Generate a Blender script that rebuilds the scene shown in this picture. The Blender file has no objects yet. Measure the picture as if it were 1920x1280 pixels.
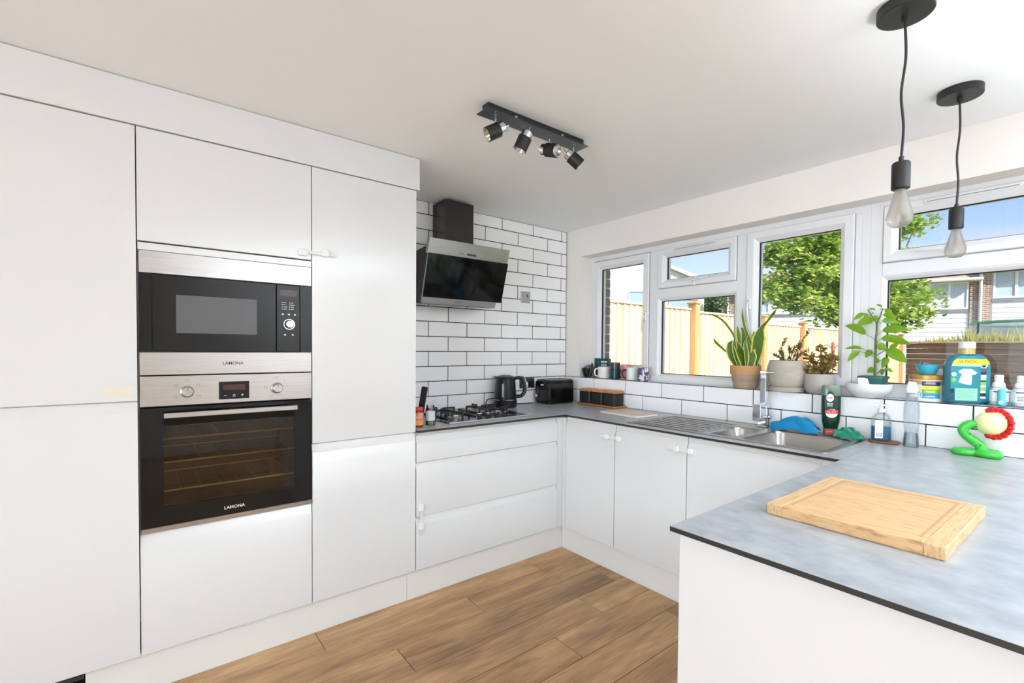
import bpy, bmesh, math, random
from mathutils import Vector, Matrix
random.seed(7)
scene = bpy.context.scene
COL = scene.collection
PI = math.pi

# ------------------------------------------------------------------ camera
FW = Vector((-0.7893, 0.6136, -0.0243)).normalized()
RT = Vector((0.6136, 0.7896, 0.0083)); RT = (RT - FW * RT.dot(FW)).normalized()
UP = RT.cross(FW)
cam_d = bpy.data.cameras.new('camera')
cam = bpy.data.objects.new('camera', cam_d); COL.objects.link(cam)
M = Matrix((RT, UP, -FW)).transposed().to_4x4(); M.translation = Vector((2.7889, -2.7603, 1.3066))
cam.matrix_world = M
cam_d.sensor_width = 36.0; cam_d.lens = 883.93 / 1920 * 36.0
cam_d.shift_x = 5.66 / 1920; cam_d.shift_y = 34.41 / 1920
cam_d.clip_start = 0.02; cam_d.clip_end = 200
scene.camera = cam

# ------------------------------------------------------------------ sky, sun, lights, exposure
SKY_STRENGTH = 0.205
SUN_ENERGY = 8.0
scene.view_settings.view_transform = 'Standard'
scene.view_settings.look = 'None'
scene.view_settings.gamma = 1.0
scene.view_settings.use_curve_mapping = False
scene.view_settings.exposure = 0.10
w = bpy.data.worlds.new('sky'); scene.world = w; w.use_nodes = True
nt = w.node_tree; nt.nodes.clear()
out = nt.nodes.new('ShaderNodeOutputWorld'); bg = nt.nodes.new('ShaderNodeBackground')
sky = nt.nodes.new('ShaderNodeTexSky'); sky.sky_type = 'NISHITA'; sky.sun_disc = False
sky.sun_elevation = math.radians(42); sky.sun_rotation = math.radians(115); sky.air_density = 1.0; sky.dust_density = 0.6; sky.ozone_density = 2.0
tc = nt.nodes.new('ShaderNodeTexCoord'); mp = nt.nodes.new('ShaderNodeMapping'); mp.inputs['Scale'].default_value = (1.6, 1.6, 4.5); mp.inputs['Location'].default_value = (0.3, 0.1, 0.2)
nz = nt.nodes.new('ShaderNodeTexNoise'); nz.inputs['Scale'].default_value = 1.7; nz.inputs['Detail'].default_value = 6; nz.inputs['Roughness'].default_value = 0.55
rp = nt.nodes.new('ShaderNodeValToRGB'); rp.color_ramp.elements[0].position = 0.46; rp.color_ramp.elements[1].position = 0.72
mx = nt.nodes.new('ShaderNodeMix'); mx.data_type = 'RGBA'
mx.inputs[7].default_value = (4.3, 4.45, 4.7, 1)
nt.links.new(tc.outputs['Generated'], mp.inputs['Vector']); nt.links.new(mp.outputs[0], nz.inputs['Vector']); nt.links.new(nz.outputs['Fac'], rp.inputs[0])
nt.links.new(rp.outputs[0], mx.inputs[0]); nt.links.new(sky.outputs[0], mx.inputs[6]); tn = nt.nodes.new('ShaderNodeMix'); tn.data_type = 'RGBA'; tn.blend_type = 'MULTIPLY'; tn.inputs[0].default_value = 1.0; tn.inputs[7].default_value = (0.98, 0.90, 0.98, 1)
nt.links.new(mx.outputs[2], tn.inputs[6]); nt.links.new(tn.outputs[2], bg.inputs[0])
bg.inputs[1].default_value = SKY_STRENGTH
nt.links.new(bg.outputs[0], out.inputs[0])

def lamp(name, kind, energy, loc, target, color=(1, 1, 1), size=1.0, size_y=None, spread=180):
    d = bpy.data.lights.new(name, kind); d.energy = energy; d.color = color
    if kind == 'AREA':
        d.shape = 'RECTANGLE'; d.size = size; d.size_y = size_y or size; d.spread = math.radians(spread)
    if kind == 'SUN': d.angle = math.radians(1.0)
    o = bpy.data.objects.new(name, d); COL.objects.link(o); o.location = loc
    o.rotation_euler = (Vector(target) - Vector(loc)).to_track_quat('-Z', 'Y').to_euler()
    return o
lamp('sun', 'SUN', SUN_ENERGY, (12, -2.2, 9.5), (0, 0, 0), (1.0, 0.965, 0.91))
# added fill lamps out of view: two at the rear, one facing the ceiling
lamp('rear_fill', 'AREA', 20, (3.2, -6.0, 1.25), (1.2, 0, 1.6), (0.82, 0.92, 1.0), 2.8, 2.1, 75)
lamp('rear_soft_fill', 'AREA', 56, (2.9, -6.05, 1.25), (2.3, 0, 1.5), (0.78, 0.90, 1.0), 3.4, 2.1)
lamp('bounce_fill', 'AREA', 98, (4.3, -1.15, 0.28), (4.2, -1.2, 2.26), (0.78, 0.90, 1.0), 0.8, 0.8, 88)  # low unseen lamp, added to brighten the room off the ceiling
scene.cycles.max_bounces = 14; scene.cycles.diffuse_bounces = 10; scene.cycles.glossy_bounces = 5; scene.cycles.transparent_max_bounces = 20

# ------------------------------------------------------------------ materials
def lin(c):
    return tuple((x / 12.92 if x <= 0.04045 else ((x + 0.055) / 1.055) ** 2.4) for x in (v / 255.0 for v in c))
MATS = {}
def mat(name, rgb, rough=0.5, metal=0.0, spec=0.5, coat=0.0, alpha=1.0, trans=0.0, emit=None, emit_s=0.0, var=None, bump=None, rnd=0.0):
    """var=(rgb2, scale, (sx,sy,sz), detail, lo, hi): noise mix to a second colour; bump=(scale,strength); rnd: per-object brightness spread"""
    if name in MATS: return MATS[name]
    m = bpy.data.materials.new(name); m.use_nodes = True; t = m.node_tree; p = t.nodes['Principled BSDF']
    c = lin(rgb) + (1,)
    p.inputs['Base Color'].default_value = c; p.inputs['Roughness'].default_value = rough; p.inputs['Metallic'].default_value = metal
    p.inputs['Specular IOR Level'].default_value = spec; p.inputs['Coat Weight'].default_value = coat; p.inputs['Coat Roughness'].default_value = 0.06
    p.inputs['Alpha'].default_value = alpha; p.inputs['Transmission Weight'].default_value = trans
    if emit: p.inputs['Emission Color'].default_value = lin(emit) + (1,); p.inputs['Emission Strength'].default_value = emit_s
    col = None
    if var or bump:
        tcn = t.nodes.new('ShaderNodeTexCoord')
        vec = tcn.outputs['Object']
        oi = t.nodes.new('ShaderNodeObjectInfo'); va = t.nodes.new('ShaderNodeVectorMath'); va.operation = 'MULTIPLY_ADD'
        va.inputs[1].default_value = (37.0, 19.0, 53.0)
        t.links.new(oi.outputs['Random'], va.inputs[0]); t.links.new(vec, va.inputs[2]); vec = va.outputs[0]
    if var:
        c2, sc, st, det, lo, hi = var
        mpn = t.nodes.new('ShaderNodeMapping'); mpn.inputs['Scale'].default_value = st; t.links.new(vec, mpn.inputs['Vector'])
        n = t.nodes.new('ShaderNodeTexNoise'); n.inputs['Scale'].default_value = sc; n.inputs['Detail'].default_value = det; n.inputs['Roughness'].default_value = 0.6
        t.links.new(mpn.outputs[0], n.inputs['Vector'])
        r = t.nodes.new('ShaderNodeMapRange'); r.inputs['From Min'].default_value = lo; r.inputs['From Max'].default_value = hi
        t.links.new(n.outputs['Fac'], r.inputs['Value'])
        x = t.nodes.new('ShaderNodeMix'); x.data_type = 'RGBA'; x.inputs[6].default_value = c; x.inputs[7].default_value = lin(c2) + (1,)
        t.links.new(r.outputs[0], x.inputs[0]); col = x.outputs[2]
    if rnd:
        oi2 = t.nodes.new('ShaderNodeObjectInfo'); r2 = t.nodes.new('ShaderNodeMapRange'); r2.inputs['To Min'].default_value = 1 - rnd; r2.inputs['To Max'].default_value = 1 + rnd
        t.links.new(oi2.outputs['Random'], r2.inputs['Value'])
        h = t.nodes.new('ShaderNodeHueSaturation'); t.links.new(r2.outputs[0], h.inputs['Value'])
        if col: t.links.new(col, h.inputs['Color'])
        else: h.inputs['Color'].default_value = c
        col = h.outputs[0]
    if col: t.links.new(col, p.inputs['Base Color'])
    if bump:
        n2 = t.nodes.new('ShaderNodeTexNoise'); n2.inputs['Scale'].default_value = bump[0]; n2.inputs['Detail'].default_value = 4
        t.links.new(vec, n2.inputs['Vector']); b = t.nodes.new('ShaderNodeBump'); b.inputs['Strength'].default_value = bump[1]; b.inputs['Distance'].default_value = 0.01
        t.links.new(n2.outputs['Fac'], b.inputs['Height']); t.links.new(b.outputs[0], p.inputs['Normal'])
    MATS[name] = m
    return m
def glass(name, tint=(1, 1, 1), gloss=1.0, rough=0.02, ior=1.45, dens=0.0, body=(200, 205, 210)):
    """thin clear glass: transparent with a Fresnel gloss; dens adds a share of milky body"""
    if name in MATS: return MATS[name]
    m = bpy.data.materials.new(name); m.use_nodes = True; t = m.node_tree; t.nodes.clear()
    o = t.nodes.new('ShaderNodeOutputMaterial'); tr = t.nodes.new('ShaderNodeBsdfTransparent'); tr.inputs[0].default_value = tuple(tint) + (1,)
    g = t.nodes.new('ShaderNodeBsdfGlossy'); g.inputs['Roughness'].default_value = rough
    f = t.nodes.new('ShaderNodeFresnel'); f.inputs['IOR'].default_value = ior
    mu = t.nodes.new('ShaderNodeMath'); mu.operation = 'MULTIPLY'; mu.inputs[1].default_value = gloss; t.links.new(f.outputs[0], mu.inputs[0])
    a = tr.outputs[0]
    if dens:
        df = t.nodes.new('ShaderNodeBsdfDiffuse'); df.inputs[0].default_value = lin(body) + (1,)
        tl = t.nodes.new('ShaderNodeBsdfTranslucent'); tl.inputs[0].default_value = lin(body) + (1,)
        ad = t.nodes.new('ShaderNodeMixShader'); ad.inputs[0].default_value = 0.5; t.links.new(df.outputs[0], ad.inputs[1]); t.links.new(tl.outputs[0], ad.inputs[2])
        mm = t.nodes.new('ShaderNodeMixShader'); mm.inputs[0].default_value = dens; t.links.new(a, mm.inputs[1]); t.links.new(ad.outputs[0], mm.inputs[2]); a = mm.outputs[0]
    x = t.nodes.new('ShaderNodeMixShader'); t.links.new(mu.outputs[0], x.inputs[0]); t.links.new(a, x.inputs[1]); t.links.new(g.outputs[0], x.inputs[2])
    t.links.new(x.outputs[0], o.inputs[0]); MATS[name] = m
    return m
def leafmat(name, rgb, rgb2, edge=None, rough=0.4):
    """leaf: front colour with vein/edge tint across u (uv), some light coming through"""
    if name in MATS: return MATS[name]
    m = bpy.data.materials.new(name); m.use_nodes = True; t = m.node_tree; p = t.nodes['Principled BSDF']; p.inputs['Roughness'].default_value = rough
    tcn = t.nodes.new('ShaderNodeTexCoord'); n = t.nodes.new('ShaderNodeTexNoise'); n.inputs['Scale'].default_value = 60 if edge else 14
    t.links.new(tcn.outputs['Object'], n.inputs['Vector'])
    x = t.nodes.new('ShaderNodeMix'); x.data_type = 'RGBA'; x.inputs[6].default_value = lin(rgb) + (1,); x.inputs[7].default_value = lin(rgb2) + (1,); t.links.new(n.outputs['Fac'], x.inputs[0])
    col = x.outputs[2]
    if edge:
        s = t.nodes.new('ShaderNodeSeparateXYZ'); t.links.new(tcn.outputs['UV'], s.inputs[0])
        a = t.nodes.new('ShaderNodeMath'); a.operation = 'SUBTRACT'; a.inputs[1].default_value = 0.5; t.links.new(s.outputs[0], a.inputs[0])
        b = t.nodes.new('ShaderNodeMath'); b.operation = 'ABSOLUTE'; t.links.new(a.outputs[0], b.inputs[0])
        r = t.nodes.new('ShaderNodeMapRange'); r.inputs['From Min'].default_value = 0.34; r.inputs['From Max'].default_value = 0.40; t.links.new(b.outputs[0], r.inputs['Value'])
        y = t.nodes.new('ShaderNodeMix'); y.data_type = 'RGBA'; y.inputs[7].default_value = lin(edge) + (1,); t.links.new(r.outputs[0], y.inputs[0]); t.links.new(col, y.inputs[6]); col = y.outputs[2]
    t.links.new(col, p.inputs['Base Color'])
    tl = t.nodes.new('ShaderNodeBsdfTranslucent'); t.links.new(col, tl.inputs[0])
    ms = t.nodes.new('ShaderNodeMixShader'); ms.inputs[0].default_value = 0.4
    o = t.nodes['Material Output']; t.links.new(p.outputs[0], ms.inputs[1]); t.links.new(tl.outputs[0], ms.inputs[2]); t.links.new(ms.outputs[0], o.inputs[0])
    MATS[name] = m
    return m

WHITE_GLOSS = mat('white_gloss_door', (220, 221, 221), 0.16, spec=0.5, coat=0.2)
CARCASS = mat('carcass_white', (225, 225, 222), 0.5)
DARKGAP = mat('dark_gap', (60, 57, 54), 0.8)
PLINTH = mat('plinth_white', (228, 228, 226), 0.35)
PAINT = mat('wall_paint', (240, 236, 231), 0.85, var=((234, 229, 223), 1.2, (1, 1, 1), 3, 0.3, 0.7))
CEIL = mat('ceiling_paint', (248, 249, 251), 0.9, var=((245, 245, 246), 0.7, (1, 1, 1), 3, 0.3, 0.7))
TILE = mat('tile_glaze', (250, 251, 253), 0.09, spec=0.55, rnd=0.015)
GROUT = mat('dark_grout', (52, 50, 50), 0.9)
UPVC = mat('white_upvc', (229, 229, 231), 0.3)
GASKET = mat('gasket_black', (38, 38, 42), 0.6)
PANE = glass('window_glass', (0.97, 0.985, 0.98), 0.45)
STEEL = mat('brushed_steel', (186, 183, 181), 0.3, 1.0, var=((170, 167, 165), 8, (1, 1, 60), 3, 0.3, 0.7))
STEEL_DK = mat('sink_steel', (176, 172, 168), 0.28, 1.0, var=((160, 157, 154), 6, (1, 30, 1), 3, 0.3, 0.7))
CHROME = mat('chrome', (215, 216, 220), 0.07, 1.0)
BLK_GLASS = mat('black_glass', (20, 20, 21), 0.05, spec=0.28)
BLK_PLASTIC = mat('black_plastic', (26, 26, 28), 0.35)
BLK_METAL = mat('black_metal', (34, 32, 32), 0.42, spec=0.4)
IRON = mat('cast_iron', (44, 44, 50), 0.6, bump=(200, 0.2))
WORKTOP = mat('concrete_laminate', (178, 182, 186), 0.3, spec=0.5, var=((152, 157, 162), 13, (1, 1.2, 1), 14, 0.36, 0.64))
WT_EDGE = mat('laminate_core', (42, 38, 36), 0.5)
WOOD_FLOOR = None
BAMBOO = mat('bamboo', (218, 180, 132), 0.45, var=((168, 116, 66), 9, (2.2, 34, 10), 4, 0.50, 0.74), rnd=0.06)
PALEWOOD = mat('pale_wood', (226, 206, 184), 0.5, var=((196, 170, 145), 6, (2, 20, 10), 4, 0.4, 0.7))
ACACIA = mat('acacia_wood', (176, 110, 60), 0.45, var=((140, 82, 44), 6, (3, 24, 10), 4, 0.4, 0.7))
WHITE_PLASTIC = mat('white_plastic', (236, 236, 238), 0.35)
RED_LED = mat('red_display', (60, 8, 8), 0.3, emit=(150, 30, 25), emit_s=0.5)
LABEL_WHITE = mat('label_white', (240, 240, 238), 0.6)
PRINT_DK = mat('print_dark', (40, 40, 44), 0.6)
PRINT_W = mat('print_white', (225, 225, 225), 0.6)

# ------------------------------------------------------------------ geometry
class G:
    def __init__(s): s.v = []; s.f = []; s.uv = {}
    def add(s, vs, fs):
        b = len(s.v); s.v += [tuple(x) for x in vs]; s.f += [tuple(i + b for i in f) for f in fs]; return b
    def box(s, x0, x1, y0, y1, z0, z1, b=0.0):
        X = (min(x0, x1), max(x0, x1)); Y = (min(y0, y1), max(y0, y1)); Z = (min(z0, z1), max(z0, z1))
        if b <= 0:
            vs = [(X[i], Y[j], Z[k]) for i in (0, 1) for j in (0, 1) for k in (0, 1)]
            s.add(vs, [(0, 1, 3, 2), (4, 6, 7, 5), (0, 4, 5, 1), (2, 3, 7, 6), (0, 2, 6, 4), (1, 5, 7, 3)]); return s
        b = min(b, (X[1] - X[0]) * .49, (Y[1] - Y[0]) * .49, (Z[1] - Z[0]) * .49)
        vs = []; ix = {}
        for i in (0, 1):
            for j in (0, 1):
                for k in (0, 1):
                    di, dj, dk = (b if i == 0 else -b), (b if j == 0 else -b), (b if k == 0 else -b)
                    ix[i, j, k] = len(vs)
                    vs += [(X[i], Y[j] + dj, Z[k] + dk), (X[i] + di, Y[j], Z[k] + dk), (X[i] + di, Y[j] + dj, Z[k])]
        fs = []
        q = lambda a, i, j, k: ix[i, j, k] + a
        for e in (0, 1):
            fs += [(q(0, e, 0, 0), q(0, e, 1, 0), q(0, e, 1, 1), q(0, e, 0, 1)), (q(1, 0, e, 0), q(1, 1, e, 0), q(1, 1, e, 1), q(1, 0, e, 1)), (q(2, 0, 0, e), q(2, 1, 0, e), q(2, 1, 1, e), q(2, 0, 1, e))]
            for g in (0, 1):
                fs += [(q(0, e, g, 0), q(0, e, g, 1), q(1, e, g, 1), q(1, e, g, 0)), (q(0, e, 0, g), q(0, e, 1, g), q(2, e, 1, g), q(2, e, 0, g)), (q(1, 0, e, g), q(1, 1, e, g), q(2, 1, e, g), q(2, 0, e, g))]
                for h in (0, 1): fs.append((q(0, e, g, h), q(1, e, g, h), q(2, e, g, h)))
        s.add(vs, fs); return s
    def prism(s, poly, a0, a1, axis='z', b=0.0):
        """poly in the two other axes (x,y | x,z | y,z); optional bevel of both ends"""
        n = len(poly)
        def P(p, a): return (p[0], p[1], a) if axis == 'z' else ((p[0], a, p[1]) if axis == 'y' else (a, p[0], p[1]))
        cx = sum(p[0] for p in poly) / n; cy = sum(p[1] for p in poly) / n
        def shrink(d):
            r = []
            for i in range(n):
                p0, p, p1 = Vector(poly[i - 1]), Vector(poly[i]), Vector(poly[(i + 1) % n])
                e0 = (p - p0).normalized(); e1 = (p1 - p).normalized(); n0 = Vector((-e0.y, e0.x)); n1 = Vector((-e1.y, e1.x)); m = n0 + n1
                m = m.normalized() if m.length > 1e-6 else n0
                if m.dot(Vector((cx, cy)) - p) < 0 and n < 40: m = m if area > 0 else -m
                elif area < 0: m = -m
                r.append(p + m * d)
            return [(q.x, q.y) for q in r]
        area = sum(poly[i - 1][0] * poly[i][1] - poly[i][0] * poly[i - 1][1] for i in range(n))
        if b > 0: rings = [(shrink(b), a0), (poly, a0 + b), (poly, a1 - b), (shrink(b), a1)]
        else: rings = [(poly, a0), (poly, a1)]
        vs = [P(p, a) for r, a in rings for p in r]; fs = []
        for k in range(len(rings) - 1):
            for i in range(n): j = (i + 1) % n; fs.append((k * n + i, k * n + j, (k + 1) * n + j, (k + 1) * n + i))
        fs += [tuple(range(n))[::-1], tuple(range((len(rings) - 1) * n, len(rings) * n))]
        s.add(vs, fs); return s
    def lathe(s, prof, n=24, c=(0, 0, 0), axis='z', sx=1.0, sy=1.0, closed=False, squ=None):
        """prof: (r, h) list. closed: close bottom->top. squ: superellipse exponent for squarish bodies"""
        vs = []; fs = []; rings = []
        for r, h in prof:
            ring = []
            if r < 1e-6: ring = [len(vs)]; vs.append((0, 0, h))
            else:
                for i in range(n):
                    a = 2 * PI * i / n; ca, sa = math.cos(a), math.sin(a)
                    if squ: k = (abs(ca) ** squ + abs(sa) ** squ) ** (-1 / squ); ca *= k; sa *= k
                    ring.append(len(vs)); vs.append((r * sx * ca, r * sy * sa, h))
            rings.append(ring)
        pairs = [(rings[i], rings[i + 1]) for i in range(len(rings) - 1)]
        if closed: pairs.append((rings[-1], rings[0]))
        for A, B in pairs:
            if len(A) == 1 and len(B) == 1: continue
            for i in range(n):
                j = (i + 1) % n
                if len(A) == 1: fs.append((A[0], B[j], B[i]))
                elif len(B) == 1: fs.append((A[i], A[j], B[0]))
                else: fs.append((A[i], A[j], B[j], B[i]))
        if axis == 'x': vs = [(z, x, y) for x, y, z in vs]
        elif axis == 'y': vs = [(y, z, x) for x, y, z in vs]
        elif isinstance(axis, Vector):
            R = Vector((0, 0, 1)).rotation_difference(axis.normalized()).to_matrix(); vs = [tuple(R @ Vector(p)) for p in vs]
        s.add([(p[0] + c[0], p[1] + c[1], p[2] + c[2]) for p in vs], fs); return s
    def cyl(s, r, h0, h1, n=24, c=(0, 0, 0), axis='z', b=0.0):
        if b > 0: return s.lathe([(0, h0), (r - b, h0), (r, h0 + b), (r, h1 - b), (r - b, h1), (0, h1)], n, c, axis)
        return s.lathe([(0, h0), (r, h0), (r, h1), (0, h1)], n, c, axis)
    def ball(s, c, r, n=20, m=12, sc=(1, 1, 1)):
        pr = [(math.sin(PI * i / m) * r, -math.cos(PI * i / m) * r) for i in range(m + 1)]
        b = len(s.v); s.lathe([(0 if i in (0, m) else q[0], q[1]) for i, q in enumerate(pr)], n)
        for i in range(b, len(s.v)): v = s.v[i]; s.v[i] = (v[0] * sc[0] + c[0], v[1] * sc[1] + c[1], v[2] * sc[2] + c[2])
        return s
    def tube(s, path, r, n=8, cap=True, flat=1.0):
        P = [Vector(p) for p in path]; R = r if isinstance(r, (list, tuple)) else [r] * len(P)
        vs = []; fs = []; nrm = None
        for i, p in enumerate(P):
            t = (P[min(i + 1, len(P) - 1)] - P[max(i - 1, 0)]).normalized()
            if nrm is None: nrm = t.orthogonal().normalized()
            else: nrm = (nrm - t * nrm.dot(t)).normalized()
            bn = t.cross(nrm)
            for k in range(n): a = 2 * PI * k / n; vs.append(p + nrm * (math.cos(a) * R[i]) + bn * (math.sin(a) * R[i] * flat))
        for i in range(len(P) - 1):
            for k in range(n): j = (k + 1) % n; fs.append((i * n + k, i * n + j, (i + 1) * n + j, (i + 1) * n + k))
        if cap: fs += [tuple(range(n))[::-1], tuple(range((len(P) - 1) * n, len(P) * n))]
        s.add(vs, fs); return s
    def ring(s, x0, x1, z0, z1, prof, close=True):
        """mitred frame in the XZ plane: prof is a list of (inset, y)"""
        vs = []; fs = []; k = len(prof)
        for ins, y in prof: vs += [(x0 + ins, y, z0 + ins), (x1 - ins, y, z0 + ins), (x1 - ins, y, z1 - ins), (x0 + ins, y, z1 - ins)]
        for a in range(k if close else k - 1):
            b = (a + 1) % k
            for i in range(4): j = (i + 1) % 4; fs.append((a * 4 + i, a * 4 + j, b * 4 + j, b * 4 + i))
        s.add(vs, fs); return s
    def ringx(s, y0, y1, z0, z1, prof, close=True):
        b = len(s.v); s.ring(y0, y1, z0, z1, prof, close)
        for i in range(b, len(s.v)): v = s.v[i]; s.v[i] = (v[1], v[0], v[2])
        return s
    def ribbon(s, path, widths, side, fold=0.25, droop=None):
        """leaf blade: centre path, widths, side = across direction; V fold; uv u across"""
        P = [Vector(p) for p in path]; b = len(s.v); n = len(P); S0 = Vector(side).normalized()
        for i, p in enumerate(P):
            t = (P[min(i + 1, n - 1)] - P[max(i - 1, 0)]).normalized(); S = (S0 - t * S0.dot(t))
            S = S.normalized() if S.length > .05 else t.orthogonal().normalized()
            N = S.cross(t); w = widths[i] / 2
            s.v += [tuple(p - S * w + N * w * fold), tuple(p), tuple(p + S * w + N * w * fold)]
            for k, u in ((0, 0.0), (1, 0.5), (2, 1.0)): s.uv[b + i * 3 + k] = (u, i / (n - 1))
        for i in range(n - 1):
            a = b + i * 3
            s.f += [(a, a + 1, a + 4, a + 3), (a + 1, a + 2, a + 5, a + 4)]
        return s
    def move(s, M, start=0):
        for i in range(start, len(s.v)): s.v[i] = tuple(M @ Vector(s.v[i]))
        return s

ROOT = {}
def link(o): COL.objects.link(o); return o
def thing(name, label, cat, loc=(0, 0, 0), rz=0.0, group=None, local=False):
    o = link(bpy.data.objects.new(name, None)); o.location = loc; o.rotation_euler = (0, 0, rz); o.empty_display_size = 0.05
    o['label'] = label; o['category'] = cat
    if group: o['group'] = group
    ROOT[o.name] = Vector((0, 0, 0)) if local else Vector(loc)
    return o
def build(g, name, m, parent=None, flat=False, ang=0.6, label=None, kind=None, solid=True):
    off = ROOT.get(parent.name, Vector((0, 0, 0))) if parent else Vector((0, 0, 0))
    me = bpy.data.meshes.new(name)
    me.from_pydata([(x - off.x, y - off.y, z - off.z) for x, y, z in g.v], [], g.f)
    if solid:
        bm = bmesh.new(); bm.from_mesh(me); bmesh.ops.recalc_face_normals(bm, faces=bm.faces); bm.to_mesh(me); bm.free()
    if g.uv:
        uv = me.uv_layers.new(name='UVMap')
        for lp in me.loops: uv.data[lp.index].uv = g.uv.get(lp.vertex_index, (0.5, 0.5))
    if not flat:
        me.shade_smooth(); me.set_sharp_from_angle(angle=ang)
    ms = m if isinstance(m, (list, tuple)) else [m]
    for x in ms: me.materials.append(x)
    o = link(bpy.data.objects.new(name, me))
    if parent: o.parent = parent; ROOT[o.name] = off
    if label: o['label'] = label
    if kind: o['kind'] = kind
    return o
def solo(g, name, m, label, cat, group=None, kind=None, **k):
    """a thing that is one mesh, geometry given in world space, origin moved to its base centre"""
    xs = [v[0] for v in g.v]; ys = [v[1] for v in g.v]; zs = [v[2] for v in g.v]
    c = Vector(((min(xs) + max(xs)) / 2, (min(ys) + max(ys)) / 2, min(zs)))
    g.v = [(x - c.x, y - c.y, z - c.z) for x, y, z in g.v]
    o = build(g, name, m, **k); o.location = c; ROOT[o.name] = c
    o['label'] = label; o['category'] = cat
    if group: o['group'] = group
    if kind: o['kind'] = kind
    return o
def structure(g, name, m, **k):
    o = build(g, name, m, **k); o['kind'] = 'structure'; ROOT[o.name] = Vector((0, 0, 0)); return o
def structure_root(name, loc=(0, 0, 0)):
    o = link(bpy.data.objects.new(name, None)); o.location = loc; o['kind'] = 'structure'; ROOT[o.name] = Vector(loc); return o
def inst(src, parent, loc, rot=None):
    o = link(src.copy()); o.parent = parent; o.location = loc
    if rot: o.rotation_euler = rot
    ROOT[o.name] = ROOT.get(parent.name, Vector((0, 0, 0)))
    return o
def copy_tree(src, loc, label, rz=None):
    r = link(src.copy()); r.location = loc
    if rz is not None: r.rotation_euler = (0, 0, rz)
    r['label'] = label
    def rec(a, b):
        for ch in list(a.children):
            c = link(ch.copy()); c.parent = b; rec(ch, c)
    rec(src, r); return r
def bez(pts, n=8):
    """Catmull-Rom through the points"""
    P = [Vector(p) for p in pts]; P = [P[0] * 2 - P[1]] + P + [P[-1] * 2 - P[-2]]; r = []
    for i in range(1, len(P) - 2):
        for k in range(n):
            t = k / n; a, b, c, d = P[i - 1], P[i], P[i + 1], P[i + 2]
            r.append(0.5 * ((2 * b) + (c - a) * t + (2 * a - 5 * b + 4 * c - d) * t * t + (3 * b - a - 3 * c + d) * t ** 3))
    r.append(P[-2]); return r
def interp(vals, n):
    m = len(vals) - 1; r = []
    for i in range(n):
        t = i / (n - 1) * m; k = min(int(t), m - 1); r.append(vals[k] + (vals[k + 1] - vals[k]) * (t - k))
    return r
def rrect(x0, x1, y0, y1, r, n=4):
    p = []
    for cx, cy, a0 in ((x1 - r, y1 - r, 0), (x0 + r, y1 - r, 90), (x0 + r, y0 + r, 180), (x1 - r, y0 + r, 270)):
        for i in range(n + 1): a = math.radians(a0 + 90 * i / n); p.append((cx + r * math.cos(a), cy + r * math.sin(a)))
    return p
def text(s, size, origin, xd, yd, m, parent, name='lettering', ext=0.0002, bold=0.0):
    cu = bpy.data.curves.new('t', 'FONT'); cu.body = s; cu.size = size; cu.align_x = 'CENTER'; cu.align_y = 'CENTER'; cu.resolution_u = 3; cu.extrude = ext; cu.offset = bold
    ob = bpy.data.objects.new('t', cu); me = bpy.data.meshes.new_from_object(ob)
    X = Vector(xd).normalized(); Y = Vector(yd).normalized(); Z = X.cross(Y); R = Matrix((X, Y, Z)).transposed(); O = Vector(origin)
    g = G(); g.v = [tuple(O + R @ v.co) for v in me.vertices]; g.f = [tuple(p.vertices) for p in me.polygons]
    bpy.data.objects.remove(ob); bpy.data.curves.remove(cu); bpy.data.meshes.remove(me)
    return build(g, name, m, parent, flat=True, solid=False)

# measured planes and heights (metres)
XT, YF = 0.604, -0.615            # front of the tall run / of the window run
ZC, ZW, Z0, ZP, ZT = 2.261, 0.885, 1.083, 0.157, 2.097
TP, TH = 0.302, 0.0996            # tile pitch
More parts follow.
